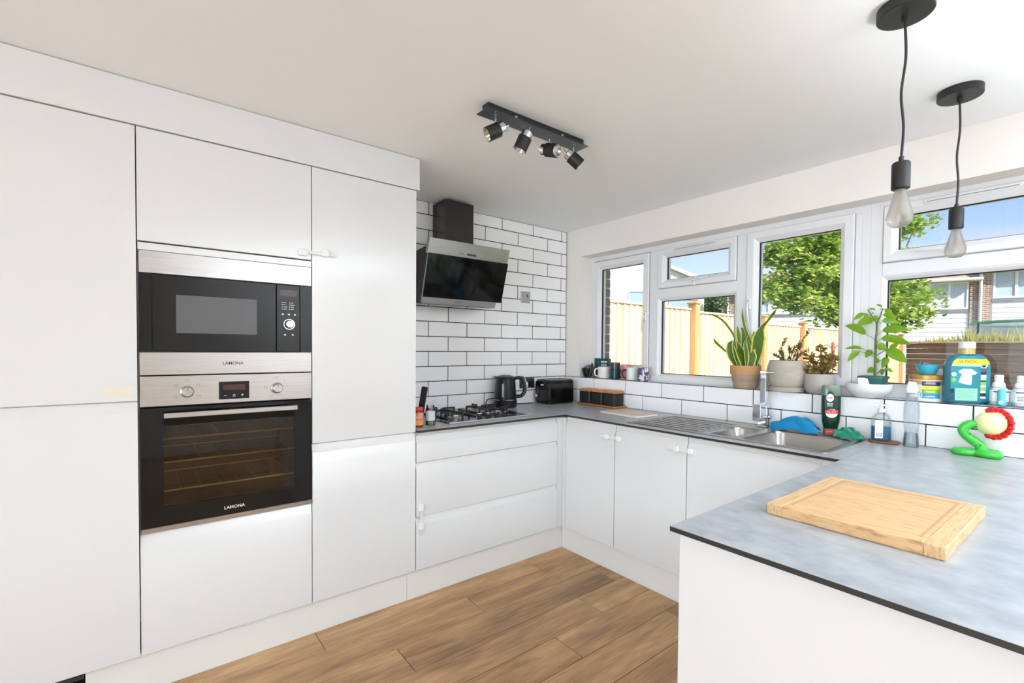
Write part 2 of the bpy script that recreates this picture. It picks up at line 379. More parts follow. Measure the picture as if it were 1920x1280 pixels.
# ================================================================== ROOM SHELL
RX, RY = 5.2, -6.2
structure(G().box(-0.1, RX + .1, RY - .1, 0.35, -0.12, -0.004), 'floor', mat('underlay', (70, 52, 38), 0.9), flat=True)
floor = bpy.data.objects['floor']
def plank_mat():
    m = bpy.data.materials.new('oak_plank'); m.use_nodes = True; t = m.node_tree; p = t.nodes['Principled BSDF']; p.inputs['Roughness'].default_value = 0.36
    tcn = t.nodes.new('ShaderNodeTexCoord'); oi = t.nodes.new('ShaderNodeObjectInfo')
    va = t.nodes.new('ShaderNodeVectorMath'); va.operation = 'MULTIPLY_ADD'; va.inputs[1].default_value = (31.7, 17.3, 9.1)
    t.links.new(oi.outputs['Random'], va.inputs[0]); t.links.new(tcn.outputs['Object'], va.inputs[2])
    def noise(scale, st, det, dist=0.0):
        mpn = t.nodes.new('ShaderNodeMapping'); mpn.inputs['Scale'].default_value = st; t.links.new(va.outputs[0], mpn.inputs[0])
        n = t.nodes.new('ShaderNodeTexNoise'); n.inputs['Scale'].default_value = scale; n.inputs['Detail'].default_value = det; n.inputs['Distortion'].default_value = dist
        t.links.new(mpn.outputs[0], n.inputs[0]); return n.outputs['Fac']
    r = t.nodes.new('ShaderNodeValToRGB'); e = r.color_ramp.elements
    e[0].position = 0.30; e[0].color = lin((134, 99, 67)) + (1,); e[1].position = 0.70; e[1].color = lin((216, 178, 130)) + (1,)
    k = e.new(0.47); k.color = lin((178, 140, 97)) + (1,); k = e.new(0.58); k.color = lin((198, 158, 111)) + (1,)
    ad = t.nodes.new('ShaderNodeMath'); ad.operation = 'MULTIPLY_ADD'; ad.inputs[1].default_value = 0.16; t.links.new(oi.outputs['Random'], ad.inputs[0])
    mixn = t.nodes.new('ShaderNodeMix'); mixn.inputs[0].default_value = 0.35
    t.links.new(noise(3.2, (3.6, 0.55, 1), 3, 0.6), mixn.inputs[2]); t.links.new(noise(22, (6, 0.35, 1), 6, 0.2), mixn.inputs[3])
    sb = t.nodes.new('ShaderNodeMath'); sb.operation = 'SUBTRACT'; sb.inputs[1].default_value = 0.08; t.links.new(mixn.outputs[0], sb.inputs[0])
    t.links.new(sb.outputs[0], ad.inputs[2]); t.links.new(ad.outputs[0], r.inputs[0])
    fine = noise(60, (8, 0.25, 1), 4)
    mm = t.nodes.new('ShaderNodeMix'); mm.data_type = 'RGBA'; mm.blend_type = 'MULTIPLY'; mm.inputs[0].default_value = 0.35
    fr = t.nodes.new('ShaderNodeValToRGB'); fr.color_ramp.elements[0].position = .35; fr.color_ramp.elements[0].color = (.55, .5, .46, 1); fr.color_ramp.elements[1].position = .6
    t.links.new(fine, fr.inputs[0]); t.links.new(r.outputs[0], mm.inputs[6]); t.links.new(fr.outputs[0], mm.inputs[7]); t.links.new(mm.outputs[2], p.inputs['Base Color'])
    return m
PLANK = plank_mat()
PW, PL, J0 = 0.1765, 1.24, {0: -0.908, 1: -1.43, 2: -0.66, 3: -0.963, 4: -1.295, 5: -0.70}
plank_meshes = {}
def plank(row, y0, y1):
    x0 = 0.5535 + row * PW; key = round(y1 - y0, 3)
    if key not in plank_meshes:
        g = G().box(-PW / 2 + .0012, PW / 2 - .0012, -(key) / 2 + .0012, key / 2 - .0012, -0.004, 0.0, 0.0012)
        o = build(g, 'plank', PLANK, floor, flat=True); plank_meshes[key] = o
    else: o = inst(plank_meshes[key], floor, (0, 0, 0))
    o.location = (x0 + PW / 2, (y0 + y1) / 2, 0)
for row in range(0, 26):
    j = J0.get(row, -0.3 - ((row * 0.437) % 1.24)); ys = [j]
    while ys[-1] > RY: ys.append(ys[-1] - PL)
    top = -0.56
    if j < top - 0.02: plank(row, round(j, 3), top)
    for a, b in zip(ys[1:], ys[:-1]): plank(row, round(a, 3), round(b, 3)) if b <= top else plank(row, round(a, 3), top)

structure(G().box(-0.1, RX + .1, RY - .1, 0.34, ZC, ZC + 0.12), 'ceiling', CEIL, flat=True)
# left wall behind the units: plaster, dark grout bed, every tile its own piece
wl = structure(G().box(-0.15, -0.012, RY - .1, 0.34, 0, ZC), 'wall_left', PAINT, flat=True)
build(G().box(-0.012, -0.0022, -1.66, 0.0, ZW - .01, ZC - .0005), 'grout_bed', GROUT, wl, flat=True)
GR = 0.0052
tile_src = {}
def tile(parent, key, w, h, centre, axis):
    k = (axis, round(w, 3), round(h, 3))
    if k not in tile_src:
        g = G().box(-0.009, 0.0, -w / 2, w / 2, -h / 2, h / 2, 0.0016) if axis == 'x' else G().box(-w / 2, w / 2, 0.0, 0.009, -h / 2, h / 2, 0.0016)
        tile_src[k] = o = build(g, 'tile', TILE, parent, ang=0.2)
    else: o = inst(tile_src[k], parent, (0, 0, 0))
    o.location = centre
    a, b = random.uniform(-.0022, .0022), random.uniform(-.0022, .0022)
    o.rotation_euler = (0, a, b) if axis == 'x' else (a, 0, b)
for r in range(-2, 12):
    z0 = Z0 + r * TH; z1 = min(z0 + TH, ZC)
    j = -0.060 if r % 2 else -0.211
    edges = [0.0]
    while j > -1.655: edges.append(j); j -= TP
    edges.append(-1.657)
    for a, b in zip(edges[1:], edges[:-1]):
        if b - a > 0.012: tile(wl, None, b - a - GR, z1 - z0 - GR, (0.0, (a + b) / 2, (z0 + z1) / 2), 'x')
# window wall with its opening
WX0, WX1, WZ0, WZ1 = 0.155, 3.40, 1.083, 2.043
g = G().box(-0.012, WX0, 0.004, 0.34, 0, ZC).box(WX0, WX1, 0.004, 0.34, 0, WZ0 - .022).box(WX0, WX1, 0.004, 0.34, WZ1, ZC).box(WX1, RX, 0.004, 0.34, 0, ZC)
wb = structure(g, 'wall_window_side', PAINT, flat=True)
build(G().box(0.0, 3.3, 0.0022, 0.005, ZW - .01, Z0 - .0012), 'grout_bed', GROUT, wb, flat=True)
for r in (-1, -2):
    z0 = Z0 + r * TH; j = 0.3135 if r == -1 else 0.1625; edges = [0.0]
    while j < 3.28: edges.append(j); j += TP
    edges.append(3.3)
    for a, b in zip(edges[:-1], edges[1:]): tile(wb, None, b - a - GR, TH - GR, ((a + b) / 2, -0.004, z0 + TH / 2), 'y')
structure(G().box(WX0, WX1, 0.0055, 0.135, WZ0 - .02, WZ0, 0.0008), 'trim_1', UPVC)      # window board
build(G().box(0.0, 3.3, -0.0046, 0.0054, Z0 - .0022, Z0 + .0006), 'grout_line', GROUT, wb, flat=True)
structure(G().box(RX, RX + .1, RY, 0.34, 0, ZC), 'wall_right', PAINT, flat=True)
structure(G().box(-0.1, 1.2, RY - .1, RY, 0, ZC).box(4.6, RX + .1, RY - .1, RY, 0, ZC).box(1.2, 4.6, RY - .1, RY, 2.1, ZC), 'wall_rear', PAINT, flat=True)
dr = structure_root('added_door_1')  # unseen glazed doors, added to let daylight in from behind
for i in range(3): build(G().ring(1.2 + i * 1.1333, 1.2 + (i + 1) * 1.1333, 0.0, 2.1, [(0, RY - .06), (0, RY - .01), (.06, RY - .01), (.07, RY - .03), (.07, RY - .06)]), 'door_frame', UPVC, dr)
for i in range(3): build(G().box(1.27 + i * 1.1333, 1.2 + (i + 1) * 1.1333 - .07, RY - .045, RY - .04, .07, 2.03), 'pane', PANE, dr, flat=True)

# ------------------------------------------------------------------ windows
FR_Y, GL_Y = 0.13, 0.165
FPROF = [(0, .20), (0, .13), (.03, .13), (.036, .137), (.036, .20)]
def member(g, x0, x1, z0, z1): g.box(x0, x1, FR_Y, 0.20, z0, z1, 0.004)
def sash(parent, x0, x1, z0, z1, wd=0.064):
    s = build(G().ring(x0, x1, z0, z1, [(0, .19), (0, .124), (.004, .119), (wd - .024, .119), (wd - .004, .139), (wd, .142), (wd, .19)]), 'sash', UPVC, parent, ang=0.3)
    build(G().ring(x0 + wd - .001, x1 - wd + .001, z0 + wd - .001, z1 - wd + .001, [(0, GL_Y - .02), (.0045, GL_Y - .014), (.0045, GL_Y - .003), (0, GL_Y - .003)]), 'gasket', GASKET, s)
    build(G().box(x0 + wd - .002, x1 - wd + .002, GL_Y, GL_Y + .004, z0 + wd - .002, z1 - wd + .002), 'pane', PANE, s, flat=True)
    build(G().ring(x0 - .002, x1 + .002, z0 - .002, z1 + .002, [(0, .131), (0, .1292), (.003, .1292), (.003, .131)]), 'rebate_seal', mat('seal_grey', (172, 172, 174), 0.7), s)
    return s
def fixed(parent, x0, x1, z0, z1):
    b = build(G().ring(x0 - .001, x1 + .001, z0 - .001, z1 + .001, [(0, .19), (0, .131), (.006, .134), (.02, .150), (.02, .19)]), 'glazing_bead', UPVC, parent, ang=0.3)
    build(G().ring(x0 + .019, x1 - .019, z0 + .019, z1 - .019, [(0, GL_Y - .016), (.0045, GL_Y - .011), (.0045, GL_Y - .003), (0, GL_Y - .003)]), 'gasket', GASKET, b)
    build(G().box(x0 + .018, x1 - .018, GL_Y, GL_Y + .004, z0 + .018, z1 - .018), 'pane', PANE, b, flat=True)
def wvent(parent, x0, x1, z):
    v = build(G().box(x0, x1, .108, .119, z - .011, z + .011, .004), 'trickle_vent', UPVC, parent)
    build(G().box(x0 + .012, x1 - .012, .1055, .1085, z - .004, z - .0005), 'slot', mat('vent_slot', (150, 150, 150), 0.7), v, flat=True)
def whandle(parent, x, z, ang, ln=.115):
    g = G().box(x - .013, x + .013, .109, .1195, z - .032, z + .032, .004)
    d = Vector((math.cos(ang), 0, math.sin(ang))); p = Vector((x, .100, z))
    g.tube(bez([p + Vector((0, .012, 0)), p, p + d * .03 + Vector((0, -.012, 0)), p + d * ln + Vector((0, -.006, 0))], 5), .0085, 8, flat=0.7)
    h = build(g, 'handle', UPVC, parent)
    build(G().cyl(.003, .106, .1085, 10, (x, 0, z + .018), 'y'), 'lock_button', GASKET, h)
win = structure_root('window_1', (0.155, 0.13, 1.083))
g = G().ring(0.155, 2.021, 1.083, 2.043, [(0, .20), (0, .13), (.034, .13), (.034, .20)])
member(g, .716, .788, 1.117, 2.009); member(g, 1.347, 1.408, 1.117, 2.009); member(g, .788, 1.347, 1.668, 1.736); member(g, 1.954, 1.987, 1.117, 2.009)
build(g, 'frame', UPVC, win, ang=0.3)
sash(win, .192, .714, 1.122, 2.003); sash(win, .790, 1.345, 1.738, 2.008, .058); sash(win, 1.410, 1.953, 1.122, 2.012); fixed(win, .789, 1.346, 1.117, 1.668)
wvent(win, .918, 1.222, 1.993); whandle(win, .690, 1.545, math.radians(-97)); whandle(win, 1.430, 1.585, math.radians(-86)); whandle(win, 1.068, 1.765, math.radians(8))
win2 = structure_root('window_2', (2.023, 0.13, 1.083))
g = G().ring(2.0216, 3.40, 1.083, 2.043, [(0, .20), (0, .13), (.048, .13), (.048, .20)])
member(g, 2.0696, 3.352, 1.676, 1.742)
build(g, 'frame', UPVC, win2, ang=0.3)
sash(win2, 2.073, 3.35, 1.744, 2.020, .056); fixed(win2, 2.071, 3.352, 1.130, 1.676)
wvent(win2, 2.224, 2.54, 2.003); whandle(win2, 2.33, 1.768, math.radians(175), .13)

# ================================================================== TALL UNITS
def door_x(y0, y1, z0, z1, grip_top=False, grip_bot=False, t=0.019):
    """door slab facing +x with a J-shaped finger grip along the top or bottom edge"""
    x1, x0 = XT, XT - t
    p = [(x0, z0), (x1 - .0015, z0), (x1, z0 + .0015)]
    if grip_top: p += [(x1, z1 - .040), (x1 - .002, z1 - .037), (x1 - .012, z1 - .006), (x1 - .0145, z1), (x0, z1)]
    else: p += [(x1, z1 - .0015), (x1 - .0015, z1), (x0, z1)]
    return G().prism(p, y0, y1, 'y')
GAP = 0.0018
def carcass(y0, y1, z0, z1, x0=0.02, x1=XT - 0.0205, label=None): return G().box(x0, x1, y0, y1, z0, z1)
ca = thing('tall_cabinet', 'tall white gloss two-door cabinet at far left, left of the ovens', 'cabinet', (.3, -3.12, 0))
build(carcass(-3.46, -2.777, .16, 2.098), 'carcass', CARCASS, ca, flat=True)
du = build(door_x(-3.458, -2.7745 - GAP, 1.1035, ZT), 'door', WHITE_GLOSS, ca)
build(door_x(-3.458, -2.7745 - GAP, ZP, 1.0995, True), 'door', WHITE_GLOSS, ca)
build(G().box(XT, XT + .0006, -2.868, -2.786, 1.124, 1.158), 'adhesive_tape', mat('cream_tape', (222, 217, 200), 0.6), du, flat=True, label='strip of cream tape stuck on the door corner')
ct = thing('oven_tower_cabinet', 'tall white cabinet housing the microwave and the oven', 'cabinet', (.3, -2.47, 0))
g = G().box(.02, XT - .0205, -2.7735, -2.7715, .16, 2.098).box(.02, XT - .0205, -2.1685, -2.1665, .16, 2.098).box(.02, .03, -2.77, -2.17, .16, 2.098).box(.02, .583, -2.772, -2.168, .16, .60).box(.02, .583, -2.772, -2.168, 1.70, 2.098)
build(g, 'carcass', CARCASS, ct, flat=True)
build(door_x(-2.7725, -2.1685 - GAP, 1.6885, ZT), 'door', WHITE_GLOSS, ct, label='lift-up door above the microwave')
build(G().box(.55, XT - .004, -2.772, -2.169, 1.6565, 1.6835, .001), 'shelf_edge', WHITE_GLOSS, ct, flat=True)
build(door_x(-2.7725, -2.1685 - GAP, ZP, .604, True), 'drawer', WHITE_GLOSS, ct)
cr = thing('tall_cabinet', 'tall narrow white two-door cabinet between the ovens and the tiled wall', 'cabinet', (.3, -1.91, 0))
build(carcass(-2.166, -1.662, .16, 2.098), 'carcass', CARCASS, cr, flat=True)
build(door_x(-2.1665, -1.6625, .8755, ZT), 'door', WHITE_GLOSS, cr)
build(door_x(-2.1665, -1.6625, ZP, .8715, True), 'door', WHITE_GLOSS, cr)
solo(G().box(.02, XT + .004, -3.46, -1.6445, 2.101, ZC - .003, .0015), 'cornice_panel', WHITE_GLOSS, 'long white filler panel above the tall cabinet doors, up to the ceiling', 'panel')
def plinth(g, label): solo(g, 'plinth', PLINTH, label, 'plinth', flat=True)
plinth(G().box(.555, XT - .03, -2.93, -1.6945, 0.001, ZP - .002), 'white kickboard under the oven tower and the narrow tall cabinet')
plinth(G().box(.555, XT - .03, -1.6925, -.585, 0.001, ZP - .002), 'white kickboard under the hob drawers')
plinth(G().box(.575, 2.165, YF + .03, YF + .048, 0.001, ZP - .002), 'white kickboard under the sink cupboards below the window')
g = G().box(.50, .56, -3.45, -2.935, .004, .02)
for i in range(4): g.box(.54, .566, -3.45, -2.935, .03 + i * .03, .045 + i * .03)
solo(g, 'recess_slats', mat('recess_dark', (48, 46, 44), 0.6), 'dark slats standing for the shaded recess at floor level under the far left tall cabinet', 'recess', flat=True)  # dark slats added, their colour standing in for shade in the recess

# ------------------------------------------------------------------ base units
dr_u = thing('drawer_unit', 'white three-drawer base unit under the gas hob', 'drawer unit', (.3, -1.16, 0))
build(carcass(-1.658, -.662, .16, .868), 'carcass', CARCASS, dr_u, flat=True)
for z0, z1 in ((.7155, .8505), (.4345, .7110), (ZP, .4300)): build(door_x(-1.6565, -.663, z0, z1, True), 'drawer', WHITE_GLOSS, dr_u)
solo(G().box(XT - .04, XT - .001, -.660, YF - .0005, ZP, .866, .001).box(XT - .0395, XT + .027, YF + .0, YF + .03, ZP, .866, .001), 'corner_post', WHITE_GLOSS, 'white corner post where drawers and sink cupboards meet', 'panel', flat=True)
def door_y(x0, x1, z0, z1, t=0.019):
    y0, y1 = YF, YF + t
    p = [(y1, z0), (y0 + .0015, z0), (y0, z0 + .0015), (y0, z1 - .040), (y0 + .002, z1 - .037), (y0 + .012, z1 - .006), (y0 + .0145, z1), (y1, z1)]
    return G().prism(p, x0, x1, 'x')
def base_unit(x0, x1, name, label):
    t = thing(name, label, 'cabinet', ((x0 + x1) / 2, -.3, 0))
    build(G().box(x0 + .001, x1 - .001, YF + .0205, -.02, .16, .868 if x1 < 1.04 else .66).box(x0 + .001, x1 - .001, YF + .012, YF + .04, .8515, .8722), 'carcass', CARCASS, t, flat=True)
    build(door_y(x0 + .0012, x1 - .0012, ZP, .8505), 'door', WHITE_GLOSS, t)
    return t
base_unit(.633, 1.029, 'corner_base_cabinet', 'white base cupboard in the corner, first door right of the corner post')
base_unit(1.031, 1.485, 'sink_base_cabinet', 'white base cupboard with middle door, below the draining board')
base_unit(1.487, 2.078, 'sink_base_cabinet', 'white base cupboard with the widest door, below the sink bowls')
solo(G().box(2.0795, 2.158, YF, YF + .019, ZP, .8722, .001), 'filler_panel', WHITE_GLOSS, 'narrow white filler between sink cupboard and peninsula', 'panel', flat=True)
pen = thing('peninsula_cabinet', 'white peninsula base under the near worktop at right', 'cabinet', (2.6, -1.2, 0))
build(G().box(2.1605, 3.04, -1.751, -1.733, 0.001, .8725, .001), 'end_panel', WHITE_GLOSS, pen, flat=True)
build(G().box(2.1605, 2.179, -1.7325, -.62, ZP, .8505, .001), 'door', WHITE_GLOSS, pen, flat=True)
build(G().box(2.18, 3.04, -1.7325, -.03, .05, .868), 'carcass', CARCASS, pen, flat=True)

# ------------------------------------------------------------------ worktops (12 mm, dark core, concrete face)
def slab(name, rects, label):
    t = thing(name, label, 'worktop', ((rects[0][0] + rects[0][1]) / 2, (rects[0][2] + rects[0][3]) / 2, ZW - .012))
    g = G(); h = G()
    for x0, x1, y0, y1 in rects: g.box(x0, x1, y0, y1, ZW - .012, ZW - .0006); h.box(x0, x1, y0, y1, ZW - .0006, ZW)
    build(g, 'core', WT_EDGE, t, flat=True); build(h, 'surface', WORKTOP, t, flat=True)
    return t
slab('worktop', [(.003, .625, -1.6585, -.6205)], 'grey concrete-look worktop carrying the gas hob')
SX0, SX1, SY0, SY1 = 1.078, 2.056, -.536, -.046
slab('worktop', [(.003, SX0, -.6195, -.0015), (SX1, 2.1425, -.6195, -.0015), (SX0, SX1, -.6195, SY0), (SX0, SX1, SY1, -.0015)], 'grey concrete-look worktop under the window, around the sink')
slab('worktop', [(2.1435, 3.06, -1.766, -.0015)], 'grey concrete-look peninsula worktop carrying the bamboo board')

# ------------------------------------------------------------------ child locks
LOCK = mat('lock_white', (235, 235, 238), 0.35); STRAP = mat('lock_strap', (226, 226, 218), 0.35)
def lock_x(y0, ym, y1, z0, z1, label):
    t = thing('child_lock', label, 'child lock', (XT, (y0 + y1) / 2, (z0 + z1) / 2), group='stick-on cupboard locks')
    v = abs(z1 - z0) > abs(y1 - y0)
    def pad(y, z, wy, wz): build(G().prism(rrect(y - wy, y + wy, z - wz, z + wz, min(wy, wz) * .55), XT + .0004, XT + .013, 'x', .003), 'pad', LOCK, t)
    if not v:
        pad(y0, z0, .02, .014); pad(y1, z1, .016, .016); build(G().box(XT + .005, XT + .009, y0, y1 + .05, (z0 + z1) / 2 - .007, (z0 + z1) / 2 + .007, .001), 'strap', STRAP, t)
    else:
        pad(y0, z0, .013, .02); pad(y1, z1, .013, .018); build(G().box(XT + .005, XT + .009, y0 - .006, y0 + .006, z1 - .045, z0, .001), 'strap', STRAP, t)
lock_x(-2.205, 0, -2.112, 1.716, 1.724, 'white child lock strap bridging the lift-up door and the narrow tall cabinet')
lock_x(-1.631, 0, -1.631, .482, .384, 'white child lock strap joining the lower two hob drawers')
def lock_y(xa, xb, z, label):
    t = thing('child_lock', label, 'child lock', ((xa + xb) / 2, YF, z), group='stick-on cupboard locks')
    for x in (xa + .03, xb): build(G().prism(rrect(x - .016, x + .016, z - .016, z + .016, .009), YF - .016, YF - .0004, 'y', .004), 'pad', LOCK, t)
    build(G().box(xa - .02, xb, YF - .010, YF - .006, z - .008, z + .008, .001), 'strap', STRAP, t)
lock_y(.945, 1.064, .796, 'white child lock between the corner cupboard and the middle cupboard')
lock_y(1.40, 1.508, .804, 'white child lock between the middle cupboard and the sink cupboard')

# ================================================================== MICROWAVE
Y0, Y1 = -2.7695, -2.1705
mw = thing('microwave', 'built-in black and steel microwave above the oven', 'microwave', (XT, -2.47, 1.196))
build(G().box(.30, XT - .012, Y0 + .002, Y1 - .002, 1.199, 1.652), 'housing', BLK_PLASTIC, mw, flat=True)
build(G().box(XT - .018, XT + .002, Y0, Y1, 1.573, 1.6545, .0012), 'upper_trim', STEEL, mw, flat=True)
build(G().box(XT - .018, XT + .002, Y0, Y1, 1.1965, 1.2815, .0012), 'lower_trim', STEEL, mw, flat=True)
for ya, yb in ((Y0, -2.7345), (-2.2155, Y1)): build(G().box(XT - .016, XT - .003, ya, yb, 1.283, 1.5715), 'side_surround', BLK_GLASS, mw, flat=True)
md = build(G().box(XT - .012, XT + .003, -2.7315, -2.3125, 1.285, 1.5695, .002), 'door', BLK_GLASS, mw, flat=True)
build(G().box(XT + .003, XT + .0034, -2.659, -2.386, 1.3545, 1.4985), 'window', mat('mesh_window', (98, 98, 101), 0.25, spec=.25), md, flat=True, label='grey mesh window')
mp_ = build(G().box(XT - .012, XT + .003, -2.3105, -2.2185, 1.285, 1.5695, .002), 'control_panel', BLK_GLASS, mw, flat=True)
build(G().box(XT + .003, XT + .0033, -2.298, -2.231, 1.522, 1.548), 'display', mat('display_dark', (30, 14, 14), 0.2), mp_, flat=True)
text('12:03', .018, (XT + .0036, -2.258, 1.535), (0, 1, 0), (0, 0, 1), RED_LED, mp_, 'digits')
g = G()
for i in range(4):
    for y in (-2.291, -2.262): g.box(XT + .003, XT + .0033, y, y + .004, 1.492 - i * .009, 1.495 - i * .009).box(XT + .003, XT + .0033, y + .007, y + .007 + (.011, .009, .015, .012)[(i + (y > -2.27)) % 4], 1.4925 - i * .009, 1.4945 - i * .009)
for k in range(3): g.box(XT + .003, XT + .0033, -2.291 + k * .024, -2.283 + k * .024, 1.441, 1.447)
build(g, 'printed_marks', PRINT_W, mp_, flat=True, kind='stuff')
k = build(G().lathe([(.020, 0), (.0225, 0), (.0225, .003), (.020, .003)], 32, (XT + .003, -2.262, 1.402), 'x', closed=True), 'knob_ring', CHROME, mp_)
build(G().cyl(.0165, .003, .024, 32, (XT, -2.262, 1.402), 'x', .002), 'knob', STEEL, mp_)
for y in (-2.279, -2.248): build(G().cyl(.0035, 0, .002, 12, (XT + .003, y, 1.357), 'x'), 'button', STEEL, mp_)
text('LAMONA', .0175, (XT + .0024, -2.472, 1.2375), (0, 1, 0), (0, 0, 1), PRINT_DK, mw, bold=.0002)

# ================================================================== OVEN
ov = thing('oven', 'built-in single oven with steel control fascia and dark glass door', 'oven', (XT, -2.47, .609))
g = G().box(.10, .115, Y0 + .01, Y1 - .01, .63, 1.07).box(.115, XT - .03, Y0 + .01, Y0 + .03, .63, 1.07).box(.115, XT - .03, Y1 - .03, Y1 - .01, .63, 1.07).box(.115, XT - .03, Y0 + .03, Y1 - .03, .63, .66).box(.115, XT - .03, Y0 + .03, Y1 - .03, 1.05, 1.07)
build(g, 'cavity', mat('oven_enamel', (126, 112, 100), 0.45), ov, flat=True)
build(G().box(.40, XT - .014, Y0 + .002, Y1 - .002, 1.076, 1.192), 'control_housing', BLK_PLASTIC, ov, flat=True)
fa = build(G().box(XT - .014, XT + .003, Y0, Y1, 1.0795, 1.1925, .0012), 'control_fascia', STEEL, ov, flat=True)
build(G().box(XT + .003, XT + .0036, -2.5225, -2.4155, 1.094, 1.1645), 'display', BLK_GLASS, fa, flat=True)
build(G().box(XT + .0036, XT + .0039, -2.508, -2.43, 1.130, 1.152), 'digits', mat('dim_red', (74, 34, 32), 0.4), fa, flat=True)
g = G().box(XT + .0036, XT + .004, -2.505, -2.496, 1.1075, 1.1092).ringx(-2.4735, -2.4655, 1.104, 1.112, [(0, XT + .0036), (0, XT + .004), (.0013, XT + .004), (.0013, XT + .0036)])
g.box(XT + .0036, XT + .004, -2.445, -2.436, 1.1082, 1.1098).box(XT + .0036, XT + .004, -2.4413, -2.4397, 1.1045, 1.1135)
build(g, 'printed_marks', PRINT_W, fa, flat=True, kind='stuff')
for y in (-2.626, -2.311):
    kn = build(G().lathe([(0, .001), (.0225, .001), (.0225, .006), (.0195, .008), (.0188, .026), (.0165, .028), (0, .028)], 36, (XT + .002, y, 1.131), 'x'), 'knob', STEEL, fa)
    build(G().box(XT + .0303, XT + .0306, y - .0008, y + .0008, 1.136, 1.148), 'pointer', PRINT_DK, kn, flat=True)
    g = G()
    for a in (90, 35, -28, 208, 145) if y < -2.5 else (90, 48, 10, -25, -62, 235, 175):
        a = math.radians(a); cy, cz = y + .042 * math.cos(a), 1.131 + .042 * math.sin(a)
        if y < -2.5 or a > 3 or abs(a - PI / 2) < .1:
            g.ringx(cy - .0055, cy + .0055, cz - .0045, cz + .0045, [(0, XT + .003), (0, XT + .0033), (.001, XT + .0033), (.001, XT + .003)])
        else: g.box(XT + .003, XT + .0033, cy - .003, cy + .003, cz - .0008, cz + .0008)
    build(g, 'dial_marks', mat('dial_print', (110, 108, 108), 0.6), fa, flat=True, kind='stuff')
od = build(G().ringx(Y0, Y1, .628, 1.0735, [(0, XT - .022), (0, XT + .002), (.0685, XT + .002), (.0685, XT - .022)]), 'door', BLK_GLASS, ov, flat=True)
build(G().box(XT - .010, XT + .002, Y0 + .0684, Y1 - .0684, .6964, 1.0052 + .04), 'window', glass('oven_glass', (.66, .60, .54), 1.0, .03), od, flat=True, label='brown tinted window')
build(G().box(XT - .022, XT + .0035, Y0, Y1, .609, .6265, .001), 'bottom_trim', STEEL, ov, flat=True)
hd = G().box(XT + .033, XT + .043, -2.700, -2.238, 1.0375, 1.0565, .0015)
build(hd, 'handle', STEEL, ov, flat=True)
for ya in (-2.690, -2.266): build(G().box(XT + .002, XT + .034, ya, ya + .018, 1.041, 1.053), 'handle_bracket', BLK_PLASTIC, ov, flat=True)
RACK = mat('rack_gold', (236, 200, 130), 0.35, .6)
for z in (.938, .845, .732):
    g = G().tube([(.50, -2.735, z), (.50, -2.205, z)], .0042, 8)
    for i in range(8): y = -2.71 + i * .068; g.tube([(.13, y, z), (.50, y, z)], .0010, 5)
    g.tube([(.13, -2.735, z), (.13, -2.205, z)], .0025, 6)
    build(g, 'rack', RACK, ov)
text('LAMONA', .0175, (XT + .0024, -2.470, .6555), (0, 1, 0), (0, 0, 1), PRINT_W, od, bold=.0002)
# ================================================================== COOKER HOOD
hood = thing('cooker_hood', 'angled black glass and steel cooker hood with black chimney on the tiled wall', 'cooker hood', (.1, -1.13, 1.575))
build(G().box(.001, .17, -1.24, -1.03, 1.92, 2.246, .001), 'chimney', mat('hood_black', (38, 35, 34), 0.18, spec=0.6), hood, flat=True)
build(G().prism([(.001, 1.60), (.16, 1.578), (.196, 1.580), (.285, 1.925), (.001, 1.90)], -1.410, -.880, 'y'), 'body', BLK_METAL, hood, flat=True)
T0 = Vector((.312, -1.132, 1.954)); B0 = Vector((.200, -1.132, 1.574)); Dd = (B0 - T0).normalized(); Nn = Vector((0, 1, 0)).cross(Dd); Nn = Nn if Nn.x > 0 else -Nn
HM = Matrix((Vector((0, 1, 0)), Dd, Nn)).transposed().to_4x4(); HM.translation = T0
def hb(y0, y1, s0, s1, n0, n1, b=0.0): return G().box(y0, y1, s0, s1, n0, n1, b).move(HM)
build(hb(-.297, .297, 0, .094, -.028, .0, .0012), 'steel_panel', STEEL, hood, flat=True)
build(hb(-.285, .262, .094, .394, -.028, -.004, .0012), 'steel_panel', STEEL, hood, flat=True)
build(hb(-.293, .296, .088, .352, .004, .011, .001), 'glass_panel', BLK_GLASS, hood, flat=True)
build(hb(-.024, .044, .062, .074, .0, .001), 'display', mat('hood_display', (66, 62, 58), 0.3), hood, flat=True)
for y in (-.078, -.060, .066, .084): build(G().cyl(.0045, 0, .0025, 12, (y, .066, 0)).move(HM), 'button', CHROME, hood)
text('HOTPOINT', .011, HM @ Vector((-.03, .372, -.0036)), (0, 1, 0), -Dd, PRINT_DK, hood)
# wall switch and socket
sw = thing('fused_switch', 'small brushed metal fused switch on the tiled wall right of the hood', 'switch', (0, -.4405, 1.70))
build(G().box(.0005, .008, -.4855, -.3955, 1.656, 1.742, .003), 'plate', STEEL, sw, flat=True)
build(G().box(.008, .0095, -.432, -.420, 1.698, 1.722, .0005), 'rocker', mat('rocker_grey', (80, 78, 76), 0.4), sw, flat=True)
for y in (-.476, -.405): build(G().cyl(.0035, 0, .001, 10, (.008, y, 1.708), 'x'), 'screw', PRINT_DK, sw)
so = thing('double_socket', 'brushed metal double socket low on the tiled wall between kettle and toaster', 'socket', (0, -.419, 1.0))
build(G().box(.0005, .008, -.491, -.345, 1.002, 1.082, .003), 'plate', mat('socket_metal', (120, 112, 106), 0.35, 1.0), so, flat=True)
for y in (-.452, -.384):
    build(G().box(.008, .0095, y - .024, y + .024, 1.010, 1.052, .001), 'insert', BLK_PLASTIC, so, flat=True)
    build(G().box(.0095, .0115, y - .006, y + .006, 1.060, 1.072, .001), 'rocker', CHROME, so, flat=True)
